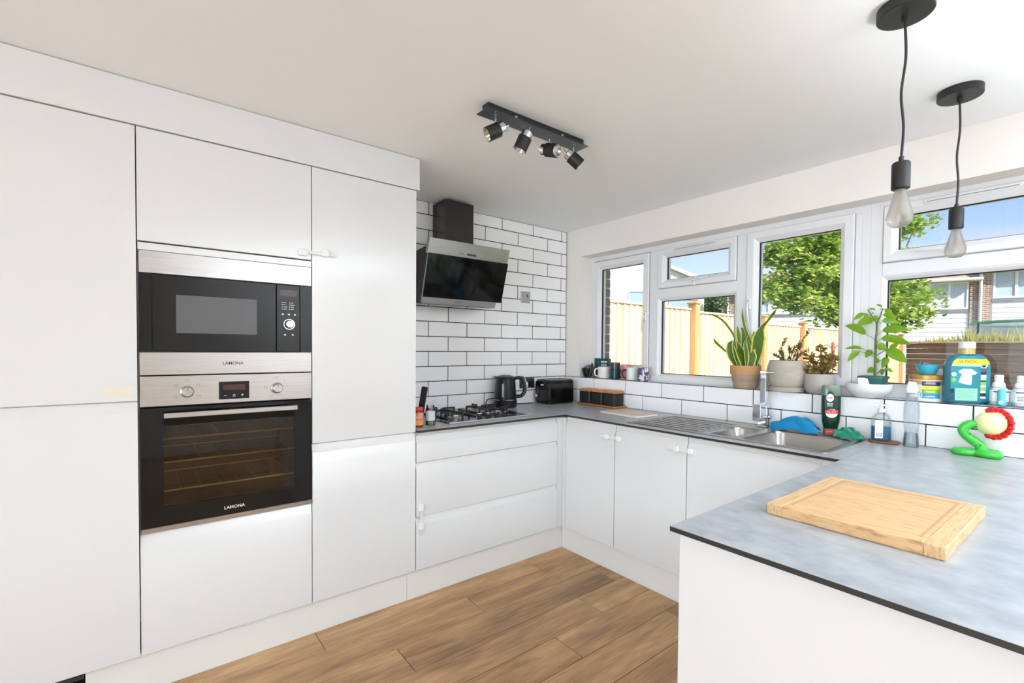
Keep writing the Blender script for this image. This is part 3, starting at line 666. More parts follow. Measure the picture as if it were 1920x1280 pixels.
pl = thing('plug', 'white plug of the kettle lead pushed into the socket', 'plug', (.01, -.452, 1.03))
build(G().prism(rrect(-.474, -.430, 1.008, 1.052, .01), .0105, .035, 'x', .004), 'body', WHITE_PLASTIC, pl)

# ================================================================== GAS HOB
hob = thing('gas_hob', 'four-burner steel gas hob with black pan supports', 'hob', (.29, -1.128, ZW))
HOBM = mat('hob_steel', (120, 118, 120), 0.22, 1.0)
build(G().box(.045, .545, -1.425, -.832, ZW + .0004, ZW + .0065, .003), 'hob_plate', HOBM, hob)
build(G().box(.538, .547, -1.426, -.831, ZW + .0004, ZW + .0085, .0025), 'front_edge', mat('hob_edge_highlight', (225, 226, 230), .35, 1.0), hob)  # paler metal puts the window highlight into the edge colour
for x, y, r in ((.175, -1.285, .040), (.355, -1.275, .032), (.185, -.985, .05), (.335, -.945, .026)):
    bu = build(G().lathe([(0, .006), (r + .014, .006), (r + .012, .010), (r, .013), (r * .96, .022), (0, .022)], 28, (x, y, ZW)), 'burner', mat('burner_alu', (170, 165, 155), 0.35, 1.0), hob)
    build(G().lathe([(0, .022), (r * .86, .022), (r * .86, .028), (r * .74, .030), (0, .030)], 28, (x, y, ZW)), 'burner_cap', IRON, bu)
def grate(x0, x1, y0, y1, cs):
    g = G(); zt = ZW + .043; b = .005
    for yy in (y0, y1): g.box(x0, x1, yy - b, yy + b, ZW + .0065, ZW + .015, .001)
    for cx, cy in cs:
        for dx, dy in ((1, 0), (-1, 0), (0, 1), (0, -1)):
            if dx:
                ex = cx + dx * .082; g.box(ex - b, ex + b, cy - b, cy + b, ZW + .0065, zt, .001).box(min(ex, cx + dx * .026), max(ex, cx + dx * .026), cy - b, cy + b, zt - .012, zt, .001)
            else:
                ey = y1 if dy > 0 else y0; g.box(cx - b, cx + b, ey - b, ey + b, ZW + .0065, zt, .001).box(cx - b, cx + b, min(ey, cy + dy * .026), max(ey, cy + dy * .026), zt - .012, zt, .001)
    return build(g, 'pan_support', IRON, hob, flat=True)
grate(.085, .425, -1.372, -1.175, [(.175, -1.285), (.355, -1.275)])
grate(.085, .425, -1.085, -.868, [(.185, -.985), (.335, -.945)])
for i in range(4):
    y = -1.172 + i * .0645
    k = build(G().lathe([(0, .0065), (.012, .0065), (.012, .014), (.019, .020), (.019, .028), (.0175, .030), (0, .030)], 28, (.462, y, ZW)), 'knob', BLK_PLASTIC, hob)
    build(G().lathe([(0, .030), (.016, .030), (.016, .0318), (0, .0318)], 28, (.462, y, ZW)), 'knob_cap', CHROME, k)

# ================================================================== KETTLE, TOASTER
KET = mat('kettle_black', (24, 23, 26), 0.3, spec=0.35)
ket = thing('kettle', 'black electric kettle with D-shaped handle behind the hob', 'kettle', (.100, -.700, ZW), math.radians(52), local=True)
build(G().lathe([(0, .0005), (.078, .0005), (.080, .006), (.080, .050), (.0775, .053)], 40), 'base', KET, ket)
build(G().lathe([(.0775, .053), (.079, .0535), (.079, .0575), (.0772, .058)], 40), 'steel_ring', CHROME, ket)
build(G().lathe([(0, .056), (.077, .058), (.076, .12), (.0725, .17), (.069, .205), (.064, .214), (.058, .216), (0, .2165)], 40), 'body', KET, ket)
build(G().lathe([(0, .216), (.056, .216), (.054, .224), (.03, .231), (0, .233)], 32), 'lid', mat('lid_grey', (70, 70, 72), 0.25), ket)
build(G().prism([(-.060, .150), (-.067, .205), (-.092, .217), (-.066, .220), (-.040, .215)], -.018, .018, 'y', .006), 'spout', KET, ket)
hp = bez([(.060, 0, .206), (.100, 0, .212), (.128, 0, .195), (.138, 0, .150), (.134, 0, .105), (.110, 0, .080), (.072, 0, .078)], 6)
build(G().tube(hp, .0115, 12, flat=1.25), 'handle', BLK_PLASTIC, ket)
build(G().tube([(p.x + (.011 if i > 3 else 0), p.y, p.z + (.011 if 2 < i < 14 else .0)) for i, p in enumerate(hp)][6:-12], .0028, 8, flat=2.0), 'handle_trim', CHROME, ket)
a = math.radians(-104)
build(G().box(.0715, .079, -.0065, .0065, .075, .172, .004).move(Matrix.Rotation(a, 4, 'Z')), 'water_gauge', mat('gauge', (168, 172, 174), 0.2), ket)
solo(G().tube(bez([(.082, -.765, ZW + .055), (.10, -.80, ZW + .066), (.075, -.835, ZW + .06), (.055, -.84, ZW + .03), (.035, -.80, ZW + .004), (.02, -.70, ZW + .004), (.018, -.60, ZW + .004), (.03, -.50, ZW + .004), (.05, -.40, ZW + .004)], 6), .0035, 8), 'power_cable', BLK_PLASTIC, 'black lead looping behind the kettle along the tiles', 'cable')

TOA = mat('toaster_black', (16, 16, 20), 0.12, spec=0.4, coat=0.1)
to = thing('toaster', 'glossy black toaster with chrome lever in the tiled corner', 'toaster', (.105, -.215, ZW))
x0, x1 = .020, .188
prof = [(x0, ZW + .012)] + [(x0 + .03 - .03 * math.cos(t), ZW + .155 + .03 * math.sin(t)) for t in [i * PI / 12 for i in range(7)]] + [(x1 - .03 + .03 * math.sin(t), ZW + .155 + .03 * math.cos(t)) for t in [i * PI / 12 for i in range(7)]] + [(x1, ZW + .012)]
build(G().prism(prof, -.352, -.085, 'y', .012), 'body', TOA, to, ang=0.7)
build(G().prism(rrect(x0 + .006, x1 - .006, -.345, -.09, .02), ZW + .0005, ZW + .014, 'z'), 'base', BLK_PLASTIC, to)
build(G().box(x0 + .035, x1 - .035, -.325, -.11, ZW + .1845, ZW + .1875, .001), 'top_plate', STEEL, to, flat=True)
for x in (.080, .128): build(G().box(x - .012, x + .012, -.315, -.12, ZW + .1873, ZW + .1882), 'bread_slot', mat('slot_dark', (15, 15, 15), .9), to, flat=True)
build(G().box(.108, .142, -.372, -.352, ZW + .142, ZW + .152, .003), 'lever', CHROME, to)
build(G().cyl(.013, -.366, -.351, 24, (.055, 0, ZW + .060), 'y', .002), 'browning_knob', CHROME, to)
for i in range(4): build(G().cyl(.004, -.3545, -.351, 10, (.055, 0, ZW + .088 + i * .013), 'y'), 'button', STEEL, to)
solo(G().tube(bez([(.06, -.086, ZW + .03), (.055, -.05, ZW + .05), (.05, -.025, ZW + .035), (.05, -.035, ZW + .006), (.045, -.06, ZW + .004)], 6), .0032, 8), 'power_cable', BLK_PLASTIC, 'short black lead curling out beside the toaster in the corner', 'cable')

# ================================================================== JARS BESIDE THE TALL CABINET
j = thing('sauce_jar', 'red-lidded glass jar with orange label against the tall cabinet', 'jar', (.502, -1.600, ZW))
build(G().lathe([(0, .0005), (.028, .0005), (.031, .004), (.031, .080), (.026, .088), (0, .088)], 28, (.502, -1.6, ZW)), 'jar_body', mat('sauce', (120, 58, 36), 0.2), j)
build(G().lathe([(.0313, .018), (.0316, .018), (.0316, .074), (.0313, .074)], 28, (.502, -1.6, ZW)), 'label_band', mat('orange_label', (226, 128, 96), 0.5, var=((240, 170, 150), 30, (1, 1, 3), 2, .45, .55)), j)
build(G().lathe([(.0317, .010), (.0319, .010), (.0319, .03), (.0317, .03)], 28, (.502, -1.6, ZW)), 'label_stripe', mat('orange_stripe', (242, 160, 60), 0.5), j)
build(G().lathe([(0, .103), (.028, .103), (.030, .100), (.030, .088), (.0, .088)], 28, (.502, -1.6, ZW)), 'lid', mat('lid_red', (214, 52, 50), 0.35), j)
g = G().box(-.017, .017, -.010, .010, 0, .205, .005).move(Matrix.Translation((.418, -1.548, ZW + .002)) @ Matrix.Rotation(math.radians(52), 4, 'Z') @ Matrix.Rotation(math.radians(9), 4, 'Y'))
zm = min(v[2] for v in g.v); g.v = [(x, y, z - zm + ZW + .0005) for x, y, z in g.v]
solo(g, 'black_case', BLK_PLASTIC, 'slim black case standing tilted behind the red-lidded jar', 'case')
sj = thing('spice_jar', 'slim clear glass spice jar with pale blue label and a thin rod sticking out', 'jar', (.500, -1.522, ZW))
SPC = Vector((.500, -1.522, ZW))
build(G().lathe([(.001, .0005), (.023, .0005), (.0245, .003), (.0245, .085), (.021, .096), (.021, .108), (.0195, .108), (.0195, .096), (.023, .084), (.023, .003)], 28, SPC), 'glass', glass('clear_glass', (.93, .95, .95), 1.2), sj)
build(G().lathe([(.0, .0035), (.0225, .0035), (.0225, .024), (0, .026)], 20, SPC), 'contents', mat('seeds', (140, 112, 84), 0.8, var=((196, 170, 130), 300, (1, 1, 1), 2, .4, .6)), sj)
build(G().lathe([(.0248, .026), (.0251, .026), (.0251, .078), (.0248, .078)], 28, SPC), 'label_band', mat('pale_blue_label', (206, 220, 228), 0.5), sj)
build(G().tube([SPC + Vector((0, 0, .03)), SPC + Vector((.0, .004, .108)), SPC + Vector((.002, .022, .132)), SPC + Vector((.003, .030, .138))], .0012, 6), 'rod', STEEL, sj)
g = G().lathe([(0, .0005), (.030, .0005), (.030, .155), (.033, .158), (.033, .172), (0, .175)], 24, (.345, -1.602, ZW))
solo(g, 'storage_tin', mat('patterned_tin', (222, 214, 210), 0.5, var=((120, 84, 80), 45, (1, 1, 1), 2, .56, .62)), 'pale patterned tin at the back behind the red-lidded jar', 'tin')
g = G().prism(rrect(.362, .410, -1.476, -1.432, .006), ZW + .0005, ZW + .075, 'z', .003)
nv = solo(g, 'spice_tin', mat('navy_tin', (44, 56, 92), 0.4), 'small navy blue tin between the spice jar and the hob', 'tin')

# ================================================================== CANISTERS, SMALL BOARD
tr = thing('canister_tray', 'brown wooden tray under three black canisters', 'tray', (.45, -.075, ZW))
build(G().prism(rrect(.262, .642, -.140, -.008, .02), ZW + .0005, ZW + .016, 'z', .004), 'tray', ACACIA, tr)
CAN = mat('canister_black', (28, 28, 29), 0.55)
for i, (xa, lab) in enumerate(((.276, 'left black square canister with wooden lid on the tray'), (.393, 'middle black square canister with wooden lid on the tray'), (.510, 'right black square canister with wooden lid on the tray'))):
    if i == 0:
        cn = thing('canister', lab, 'canister', (xa + .056, -.074, ZW + .0165), group='black canisters')
        build(G().prism(rrect(xa, xa + .113, -.128, -.020, .018), ZW + .0165, ZW + .104, 'z', .003), 'canister_body', CAN, cn)
        build(G().prism(rrect(xa - .001, xa + .114, -.129, -.019, .018), ZW + .1045, ZW + .121, 'z', .003), 'lid', mat('lid_wood', (205, 134, 72), 0.45, var=((178, 108, 54), 8, (3, 30, 10), 4, .4, .7)), cn)
        can0 = cn
    else: copy_tree(can0, (xa + .056, -.074, ZW + .0165), lab)
cb = thing('chopping_board', 'small pale wooden chopping board beside the draining board', 'chopping board', (.86, -.28, ZW), math.radians(-4), local=True)
build(G().prism(rrect(-.155, .155, -.105, .105, .008), .0005, .0125, 'z', .003), 'board', mat('white_board_edge', (226, 221, 212), 0.5), cb)
for i in range(5): build(G().box(-.15, .15, -.100 + i * .04, -.0605 + i * .04, .0126, .0138), 'strip', PALEWOOD, cb, flat=True)

# ================================================================== SINK
sk = thing('sink', 'stainless steel one and a half bowl sink with draining board', 'sink', (1.565, -.29, ZW))
bm = bmesh.new()
def loop(pts, z): return [bm.verts.new((x, y, z)) for x, y in pts]
def edges(vs): return [bm.edges.new((vs[i], vs[(i + 1) % len(vs)])) for i in range(len(vs))]
zt = ZW + .004
outer = loop(rrect(1.062, 2.072, -.553, -.030, .02, 5), zt); es = edges(outer)
def bowl(x0, x1, y0, y1, r, depth):
    L = loop(rrect(x0, x1, y0, y1, r, 6), zt); e = edges(L); prev = L
    for ins, dz in ((.004, .003), (.007, .012), (.012, depth - .03), (.022, depth - .008), (.045, depth)):
        q = loop(rrect(x0 + ins, x1 - ins, y0 + ins, y1 - ins, max(r - ins * .5, .012), 6), zt - dz)
        for i in range(len(q)): k = (i + 1) % len(q); bm.faces.new((prev[i], prev[k], q[k], q[i]))
        prev = q
    bm.faces.new(prev); return e
es += bowl(1.512, 1.668, -.520, -.180, .055, .13)
es += bowl(1.700, 2.046, -.528, -.130, .05, .17)
bmesh.ops.triangle_fill(bm, use_beauty=True, use_dissolve=False, edges=es)
skirt = loop(rrect(1.060, 2.074, -.555, -.028, .02, 5), ZW + .0003)
for i in range(len(skirt)): k = (i + 1) % len(skirt); bm.faces.new((outer[i], outer[k], skirt[k], skirt[i]))
g = G(); bm.verts.index_update(); g.v = [tuple(v.co) for v in bm.verts]; g.f = [tuple(v.index for v in f.verts) for f in bm.faces]; bm.free()
build(g, 'sink_basin', STEEL_DK, sk, ang=0.5)
for i in range(7): build(G().box(1.105, 1.475 - abs(i - 3) * .0, -.500 + i * .058, -.492 + i * .058, zt - .001, zt + .0028, .0014), 'drainer_rib', STEEL_DK, sk)
build(G().ring(1.085, 1.492, -.532, -.125, [(0, 0), (0, .0022), (.006, .0022), (.006, 0)]), 'drainer_rim', STEEL_DK, sk)
o = bpy.data.objects['drainer_rim']
off = ROOT[sk.name]
for v in o.data.vertices:
    p = Vector((v.co.x + off.x, v.co.y + off.y, v.co.z + off.z)); v.co = Vector((p.x, p.z, zt - .0004 + p.y)) - off
for x, y, d in ((1.59, -.35, .13), (1.873, -.33, .17)): build(G().lathe([(0, .001), (.030, .001), (.042, .003), (.044, .0015)], 28, (x, y, zt - d)), 'waste_plug', CHROME, sk)
build(G().prism(rrect(-.26, -.225, ZW - .04, ZW - .022, .008), 1.652, 1.6555, 'x'), 'overflow', mat('overflow_dark', (20, 20, 20), .8), sk)
tp = thing('kitchen_tap', 'chrome square mixer tap behind the sink', 'tap', (1.615, -.080, ZW + .004))
build(G().box(1.592, 1.640, -.104, -.056, ZW + .0045, ZW + .128, .003), 'tap_body', CHROME, tp, flat=True)
build(G().box(1.594, 1.638, -.168, -.1045, ZW + .045, ZW + .132, .003), 'side_block', CHROME, tp, flat=True)
build(G().box(1.600, 1.630, -.096, -.066, ZW + .1285, ZW + .292, .002), 'column', CHROME, tp, flat=True)
build(G().box(1.599, 1.631, -.098, -.066, ZW + .294, ZW + .312, .002), 'cap', CHROME, tp, flat=True)
build(G().box(1.6315, 1.668, -.088, -.076, ZW + .300, ZW + .308, .002), 'lever', CHROME, tp, flat=True)
build(G().lathe([(0, 0), (.008, 0), (.010, .004), (.010, .014), (0, .016)], 16, (1.6405, -.080, ZW + .06), 'x'), 'lever_boss', CHROME, tp)

# ------------------------------------------------------------------ cloths: crumpled sheets with thickness
def cloth(name, m, label, cx, cy, w, d, h, seed, rz=0.0, n=44, peak=(0, 0), folds=3.0):
    rnd = random.Random(seed); ph = [rnd.uniform(0, 6.28) for _ in range(8)]
    t = []; z0 = ZW + .0052
    for i in range(n):
        for k in range(n):
            u, v = i / (n - 1) * 2 - 1, k / (n - 1) * 2 - 1
            a = math.atan2(v, u); rim = .86 + .09 * math.sin(3 * a + ph[0]) + .05 * math.sin(5 * a + ph[1])
            x, y = u * w / 2 * rim, v * d / 2 * rim
            r = math.hypot((u - peak[0]) / (1.25 if u < peak[0] else .95), v - peak[1]); q = max(0.0, math.cos(min(r, 1.15) * PI / 2 / 1.15)) ** .8
            crease = abs(math.sin(folds * (u * .8 + v * .9) + ph[2] + .6 * math.sin(2 * v + ph[3])))
            z = h * q * (.80 + .20 * crease) + .010 * crease * (1 - q) + .004 * math.sin(7 * u + ph[4]) * math.sin(6 * v + ph[5]) * (1 - q * .5)
            t.append((x, y, max(0.0, z)))
    g = G(); R = Matrix.Translation((cx, cy, z0)) @ Matrix.Rotation(rz, 4, 'Z')
    N = n * n; g.v = [tuple(R @ Vector((x, y, z + .002))) for x, y, z in t] + [tuple(R @ Vector((x, y, z))) for x, y, z in t]
    for i in range(n - 1):
        for k in range(n - 1):
            a = i * n + k; g.f += [(a, a + 1, a + n + 1, a + n), (N + a, N + a + n, N + a + n + 1, N + a + 1)]
    rim = [i * n for i in range(n)] + [(n - 1) * n + k for k in range(1, n)] + [i * n + n - 1 for i in range(n - 2, -1, -1)] + [k for k in range(n - 2, 0, -1)]
    for i in range(len(rim)): a, b = rim[i], rim[(i + 1) % len(rim)]; g.f.append((a, b, N + b, N + a))
    return solo(g, name, m, label, 'cloth', ang=1.2)
cloth('dishcloth', mat('blue_cloth', (18, 136, 190), 0.9, bump=(600, .35)), 'bright blue dishcloth crumpled behind the sink, left of the green bottle', 1.775, -.092, .235, .105, .078, 5, math.radians(2), peak=(.25, .1))
cloth('dishcloth', mat('green_cloth', (34, 126, 100), 0.9, bump=(500, .4), var=((64, 160, 132), 30, (1, 1, 1), 2, .5, .6)), 'green microfibre cloth crumpled on the back corner of the sink', 2.018, -.098, .125, .120, .052, 11, math.radians(10), folds=5.0, peak=(-.1, .2))

# ------------------------------------------------------------------ bottles by the sink
fb = thing('dish_soap_bottle', 'green upside-down dish soap bottle with red and white label', 'bottle', (1.926, -.058, ZW + .005), math.radians(38), local=True)
GRN = mat('green_soap', (8, 62, 38), 0.12, spec=.5, trans=.25)
build(G().lathe([(0, .0005), (.030, .0005), (.031, .004), (.031, .032), (0, .033)], 28, sy=.62, squ=3), 'cap', mat('cap_grey', (96, 118, 112), 0.3), fb)
build(G().lathe([(0, .033), (.030, .034), (.037, .065), (.0405, .11), (.041, .16), (.0405, .196), (0, .198)], 32, sy=.60, squ=3), 'liquid', GRN, fb)
build(G().lathe([(.0405, .197), (.041, .215), (.040, .240), (.036, .247), (0, .248)], 32, sy=.60, squ=3), 'bottle_top', mat('bottle_pale_green', (128, 152, 134), 0.15, trans=.3), fb)
yb = -.0262
def disc(x, z, rx, rz_, m, nm, d=.0): return build(G().prism([(x + rx * math.cos(2 * PI * i / 28), z + rz_ * math.sin(2 * PI * i / 28)) for i in range(28)], yb - .0004 - d, yb - d, 'y'), nm, m, fb, flat=True)
disc(-.013, .168, .0195, .052, mat('label_dkgreen', (16, 58, 44), .4), 'label_oval')
disc(-.014, .186, .0165, .0195, LABEL_WHITE, 'brand_disc', .0006)
text('FAIRY', .0115, (-.014, yb - .0014, .186), (1, 0, 0), (0, 0, 1), mat('brand_red', (196, 40, 52), .5), fb, bold=.0003)
text('MAX', .0125, (-.014, yb - .0010, .156), (1, 0, 0), (0, 0, 1), PRINT_W, fb, bold=.0003)
text('POWER', .007, (-.014, yb - .0010, .146), (1, 0, 0), (0, 0, 1), PRINT_W, fb, bold=.0002)
disc(-.006, .110, .026, .022, LABEL_WHITE, 'label_patch', .0)
build(G().box(-.034, .022, yb - .0014, yb - .0006, .109, .126), 'red_band', mat('label_red', (226, 54, 50), .5), fb, flat=True)
text('XXL  MAX', .0085, (-.008, yb - .0018, .1175), (1, 0, 0), (0, 0, 1), PRINT_W, fb, bold=.0001)
build(G().box(-.029, .008, -.0205, -.0196, .008, .029), 'red_band', mat('label_red', (226, 54, 50), .5), fb, flat=True)
text('POWER', .007, (-.0105, -.0209, .0185), (1, 0, 0), (0, 0, 1), PRINT_W, fb)

sb_ = solo(G().prism(rrect(2.085, 2.197, -.100, -.010, .03, 6), ZW + .0004, ZW + .010, 'z', .003), 'soap_board', mat('walnut_board', (132, 86, 58), 0.5, var=((108, 66, 42), 8, (3, 24, 5), 4, .4, .7)), 'small brown wooden board under the blue hand soap', 'board')
zs = ZW + .0105
hs = thing('hand_soap_bottle', 'clear pump bottle half full of blue hand soap on the small wooden board', 'bottle', (2.128, -.052, zs), math.radians(38), local=True)
HSP = [(.001, .0005), (.034, .0005), (.038, .005), (.038, .085), (.034, .105), (.022, .122), (.015, .126), (.015, .132)]
build(G().lathe(HSP, 28, sy=.68, squ=2.8), 'bottle', glass('soap_clear', (.95, .97, .97), .4, .05, dens=.10, body=(215, 222, 228)), hs)
build(G().lathe([(0, .003), (.0335, .003), (.0362, .008), (.0362, .064), (0, .0642)], 28, sy=.66, squ=2.8), 'liquid', mat('blue_soap', (16, 134, 184), 0.1, trans=.45), hs)
build(G().lathe([(0, .131), (.016, .131), (.016, .145), (.007, .147), (.007, .157), (.012, .159), (.012, .166), (0, .168)], 20), 'pump', WHITE_PLASTIC, hs)
build(G().tube([(0, 0, .163), (-.02, 0, .162), (-.028, 0, .156)], .0045, 8), 'nozzle', WHITE_PLASTIC, hs)
build(G().box(-.036, -.004, -.0268, -.0262, .012, .095), 'label', LABEL_WHITE, hs, flat=True)
g = G()
for i, wd in enumerate((.0014, .0008, .002, .0008, .0014, .0022)): g.box(-.031 + i * .0038, -.031 + i * .0038 + wd, -.0271, -.0268, .018, .037)
build(g, 'barcode', PRINT_DK, hs, flat=True, kind='stuff')
spb = thing('spray_bottle', 'clear tapered spray bottle standing right of the blue hand soap', 'bottle', (2.240, -.068, ZW), local=True)
build(G().lathe([(.001, .0008), (.026, .0008), (.029, .005), (.027, .035), (.0235, .066), (.0262, .095), (.0285, .150), (.027, .185), (.021, .210), (.0185, .224)], 32), 'bottle', glass('spray_clear', (.92, .94, .955), .5, .06, dens=.22, body=(205, 212, 220)), spb)
build(G().lathe([(0, .003), (.0265, .004), (.025, .034), (.0222, .062), (0, .0625)], 28), 'liquid', glass('water', (.88, .92, .94), 1.2, .02, dens=.1, body=(200, 210, 216)), spb)
build(G().lathe([(0, .224), (.0195, .224), (.0195, .236), (0, .237)], 24), 'collar', mat('collar_grey', (178, 184, 190), .35), spb)
build(G().prism([(-.018, .237), (.018, .237), (.020, .262), (.012, .288), (-.012, .290), (-.021, .266)], -.014, .014, 'y', .005), 'spray_head', mat('spray_white', (222, 226, 230), .3), spb)
build(G().tube([(.012, 0, .25), (.028, 0, .245), (.032, 0, .225)], .004, 8), 'trigger', mat('collar_grey', (178, 184, 190), .35), spb)

# ------------------------------------------------------------------ flower toy
toy = thing('flower_toy', 'green and yellow flower toy with red petals at the right end of the worktop', 'toy', (2.45, -.085, ZW), math.radians(20), local=True)
TG = mat('toy_green', (66, 190, 72), 0.35); 
def leaf_poly(cx, cy, a, L, W, n=14):
    p = []
    for i in range(n): t = 2 * PI * i / n; p.append((L * math.cos(t) * (1 + .06 * math.cos(2 * t)), W * math.sin(t)))
    c, s_ = math.cos(a), math.sin(a); return [(cx + x * c - y * s_, cy + x * s_ + y * c) for x, y in p]
for cx, cy, a, L, W in ((-.030, .004, math.radians(6), .046, .034), (.028, -.020, math.radians(-24), .044, .030), (.034, .018, math.radians(16), .046, .028)):
    build(G().prism(leaf_poly(cx, cy, a, L, W), .0005, .027, 'z', .009), 'base_leaf', TG, toy, ang=1.0)
st = bez([(.014, 0, .018), (.012, 0, .042), (-.010, 0, .062), (-.034, 0, .084), (-.041, 0, .106), (-.024, 0, .126), (.002, 0, .128)], 7)
sm = build(G().tube(st, interp([.019, .018, .017, .0165, .017, .017, .0155], len(st)), 16), 'stem', TG, toy, ang=1.2)
for x, z in ((.008, .048), (-.024, .089), (-.010, .121)): build(G().cyl(.0022, -.0185, -.0165, 10, (x, 0, z), 'y'), 'screw_hole', PRINT_DK, sm)
build(G().ball((.040, 0, .137), .047, 26, 16), 'ball_head', mat('toy_yellow', (243, 242, 176), 0.25, coat=.3), toy)
rg = G()
for i in range(24):
    t = i / 23; a = math.radians(118 - 232 * t)
    rg.ball((.052 + .046 * math.cos(a), 0, .137 + .056 * math.sin(a)), .0105 if i % 2 else .0085, 8, 6, sc=(1, 2.6, 1))
build(rg, 'petal_frill', mat('toy_red', (222, 36, 40), 0.4), toy, kind='stuff')

# ------------------------------------------------------------------ bamboo board
bb = thing('cutting_board', 'thick bamboo cutting board with juice groove on the peninsula', 'cutting board', (2.419, -1.272, ZW), math.radians(-.6), local=True)
W2, D2 = .173, .216
for i in range(12):
    y0 = -D2 + i * 2 * D2 / 12
    build(G().box(-W2 + .036, W2 - .036, y0 + .0001, y0 + 2 * D2 / 12 - .0001, .0005, .0285, .0006 if 0 < i < 11 else .0015), 'strip', BAMBOO, bb, flat=True)
BEND = mat('bamboo_end', (220, 184, 138), 0.45, var=((186, 140, 90), 8, (34, 2.2, 10), 4, 0.48, 0.74))
for sx in (-1, 1): build(G().box(sx * W2, sx * (W2 - .0358), -D2, D2, .0005, .0285, .0018), 'end_strip', BEND, bb, flat=True)
gv = mat('groove_tone', (196, 150, 100), 0.5)
gb = G()
for (xa, xb, ya, yb_) in ((W2 - .050, W2 - .044, -D2 + .03, D2 - .03), (-W2 + .044, -W2 + .050, -D2 + .03, D2 - .03), (-W2 + .05, W2 - .05, D2 - .036, D2 - .030)):
    gb.box(xa, xb, ya, yb_, .0284, .0289)
build(gb, 'juice_groove', gv, bb, flat=True)
# ================================================================== WINDOW SILL
ZS_ = Z0 + .0005
def S(x, y): return Vector((x, y, ZS_))
# black bowl with plastic packets
bw = thing('bowl', 'black bowl holding clear plastic packets at the left end of the sill', 'bowl', S(.205, .045))
build(G().lathe([(.0, .0), (.026, .0), (.036, .02), (.044, .05), (.047, .072), (.0445, .072), (.041, .05), (.033, .022), (0, .008)], 30, S(.205, .045)), 'bowl', mat('bowl_black', (30, 30, 30), .3), bw)
rr = random.Random(4)
g = G()
for i in range(7):
    a = rr.uniform(0, 6.28); c = S(.205, .045) + Vector((math.cos(a) * .018, math.sin(a) * .018, .072 + rr.uniform(0, .018)))
    b0 = len(g.v); g.prism([(-.016, -.012), (.014, -.016), (.018, .010), (-.008, .018)], -.004, .004, 'z', .002)
    g.move(Matrix.Translation(c) @ Matrix.Rotation(rr.uniform(0, 6), 4, 'Z') @ Matrix.Rotation(rr.uniform(.3, 1.3), 4, 'X'), b0)
solo(g, 'plastic_packets', glass('packet', (.85, .92, .98), 1.2, .1, dens=.45, body=(196, 220, 240)), 'crumpled clear plastic packets in the black bowl', 'packet', kind='stuff')
tb = thing('tea_box', 'dark teal cardboard box with white print behind the mugs', 'box', S(.302, .108))
build(G().box(.232, .374, .092, .126, ZS_, ZS_ + .150, .002), 'carton', mat('teal_carton', (28, 74, 76), .5), tb, flat=True)
g = G().box(.302, .362, .0914, .092, ZS_ + .118, ZS_ + .131)
for i in range(3): g.box(.306 + i * .019, .318 + i * .019, .0914, .092, ZS_ + .092, ZS_ + .106)
build(g, 'printed_marks', PRINT_W, tb, flat=True, kind='stuff')
g = G()
g.tube([S(.262, .03) + Vector((0, 0, .112)), S(.285, .022) + Vector((0, 0, .06)), S(.318, .012) + Vector((0, 0, .006))], [.006, .011, .006], 8, flat=.5)
g.tube([S(.258, .022) + Vector((0, 0, .100)), S(.264, .02) + Vector((0, 0, .05)), S(.252, .012) + Vector((0, 0, .006))], [.005, .006, .004], 8, flat=.6)
solo(g, 'kitchen_tongs', mat('tongs_brown', (66, 50, 46), .45), 'dark brown tongs leaning between the black bowl and the white mug', 'tongs')
def mug(x, y, r, h, m, label, ha, group='mugs on the window sill', hm=None, z=0.0, taper=.95):
    t = thing('mug', label, 'mug', S(x, y) + Vector((0, 0, z)), ha, group=group, local=True)
    build(G().lathe([(0, .0), (r * .8 * taper, .0), (r * taper, .006), (r, h), (r - .003, h), (r * taper - .003, .008), (0, .006)], 30), 'mug_body', m, t)
    build(G().tube(bez([(r - .003, 0, h * .82), (r + .018, 0, h * .80), (r + .026, 0, h * .52), (r + .016, 0, h * .22), (r - .004, 0, h * .18)], 5), .0045, 8, flat=1.3), 'handle', hm or m, t)
    return t
HA = math.radians(-38)
MW = mat('mug_white', (236, 236, 234), .2)
m1 = mug(.372, .045, .046, .088, MW, 'white ribbed mug with handle in front of the teal box', math.radians(-125))
build(G().lathe([(0, .074), (.041, .074), (.041, .0745), (0, .0745)], 24), 'mint_lining', mat('mint', (120, 190, 176), .4), m1)
for i in range(5): build(G().lathe([(.0447, .012 + i * .014), (.0466, .016 + i * .014), (.0447, .020 + i * .014)], 30), 'rib', MW, m1)
mug(.482, .045, .038, .072, mat('mug_teal', (18, 66, 70), .25), 'dark teal mug with a grey glass stacked on it', math.radians(60))
ga = thing('drinking_glass', 'smoky grey glass tumbler stacked on the dark teal mug', 'glass', S(.482, .045) + Vector((0, 0, .0725)))
build(G().lathe([(0, .0), (.030, .0), (.0335, .004), (.036, .052), (.034, .052), (.031, .006), (0, .005)], 28, S(.482, .045) + Vector((0, 0, .0725))), 'tumbler', glass('smoky', (.62, .56, .54), 1.2, .02, dens=.35, body=(140, 130, 128)), ga)
mug(.568, .062, .034, .060, mat('mug_pink', (214, 132, 136), .3), 'lower pink mug of the stacked pair', math.radians(95))
mug(.568, .062, .035, .052, mat('mug_pink', (214, 132, 136), .3), 'upper pink mug of the stacked pair', math.radians(95), z=.0605)
m4 = mug(.646, .030, .040, .092, mat('mug_pale', (222, 228, 224), .25), 'pale mug with dark red handle and cobalt blue panel', math.radians(218), hm=mat('dark_red', (88, 20, 34), .25))
arc = [(.0404 * math.cos(a), .0404 * math.sin(a)) for a in [math.radians(-65 + 9 * i) for i in range(10)]]
build(G().prism(arc + [(x * .985, y * .985) for x, y in arc[::-1]], .008, .086, 'z'), 'blue_panel', mat('cobalt', (44, 56, 150), .25), m4)
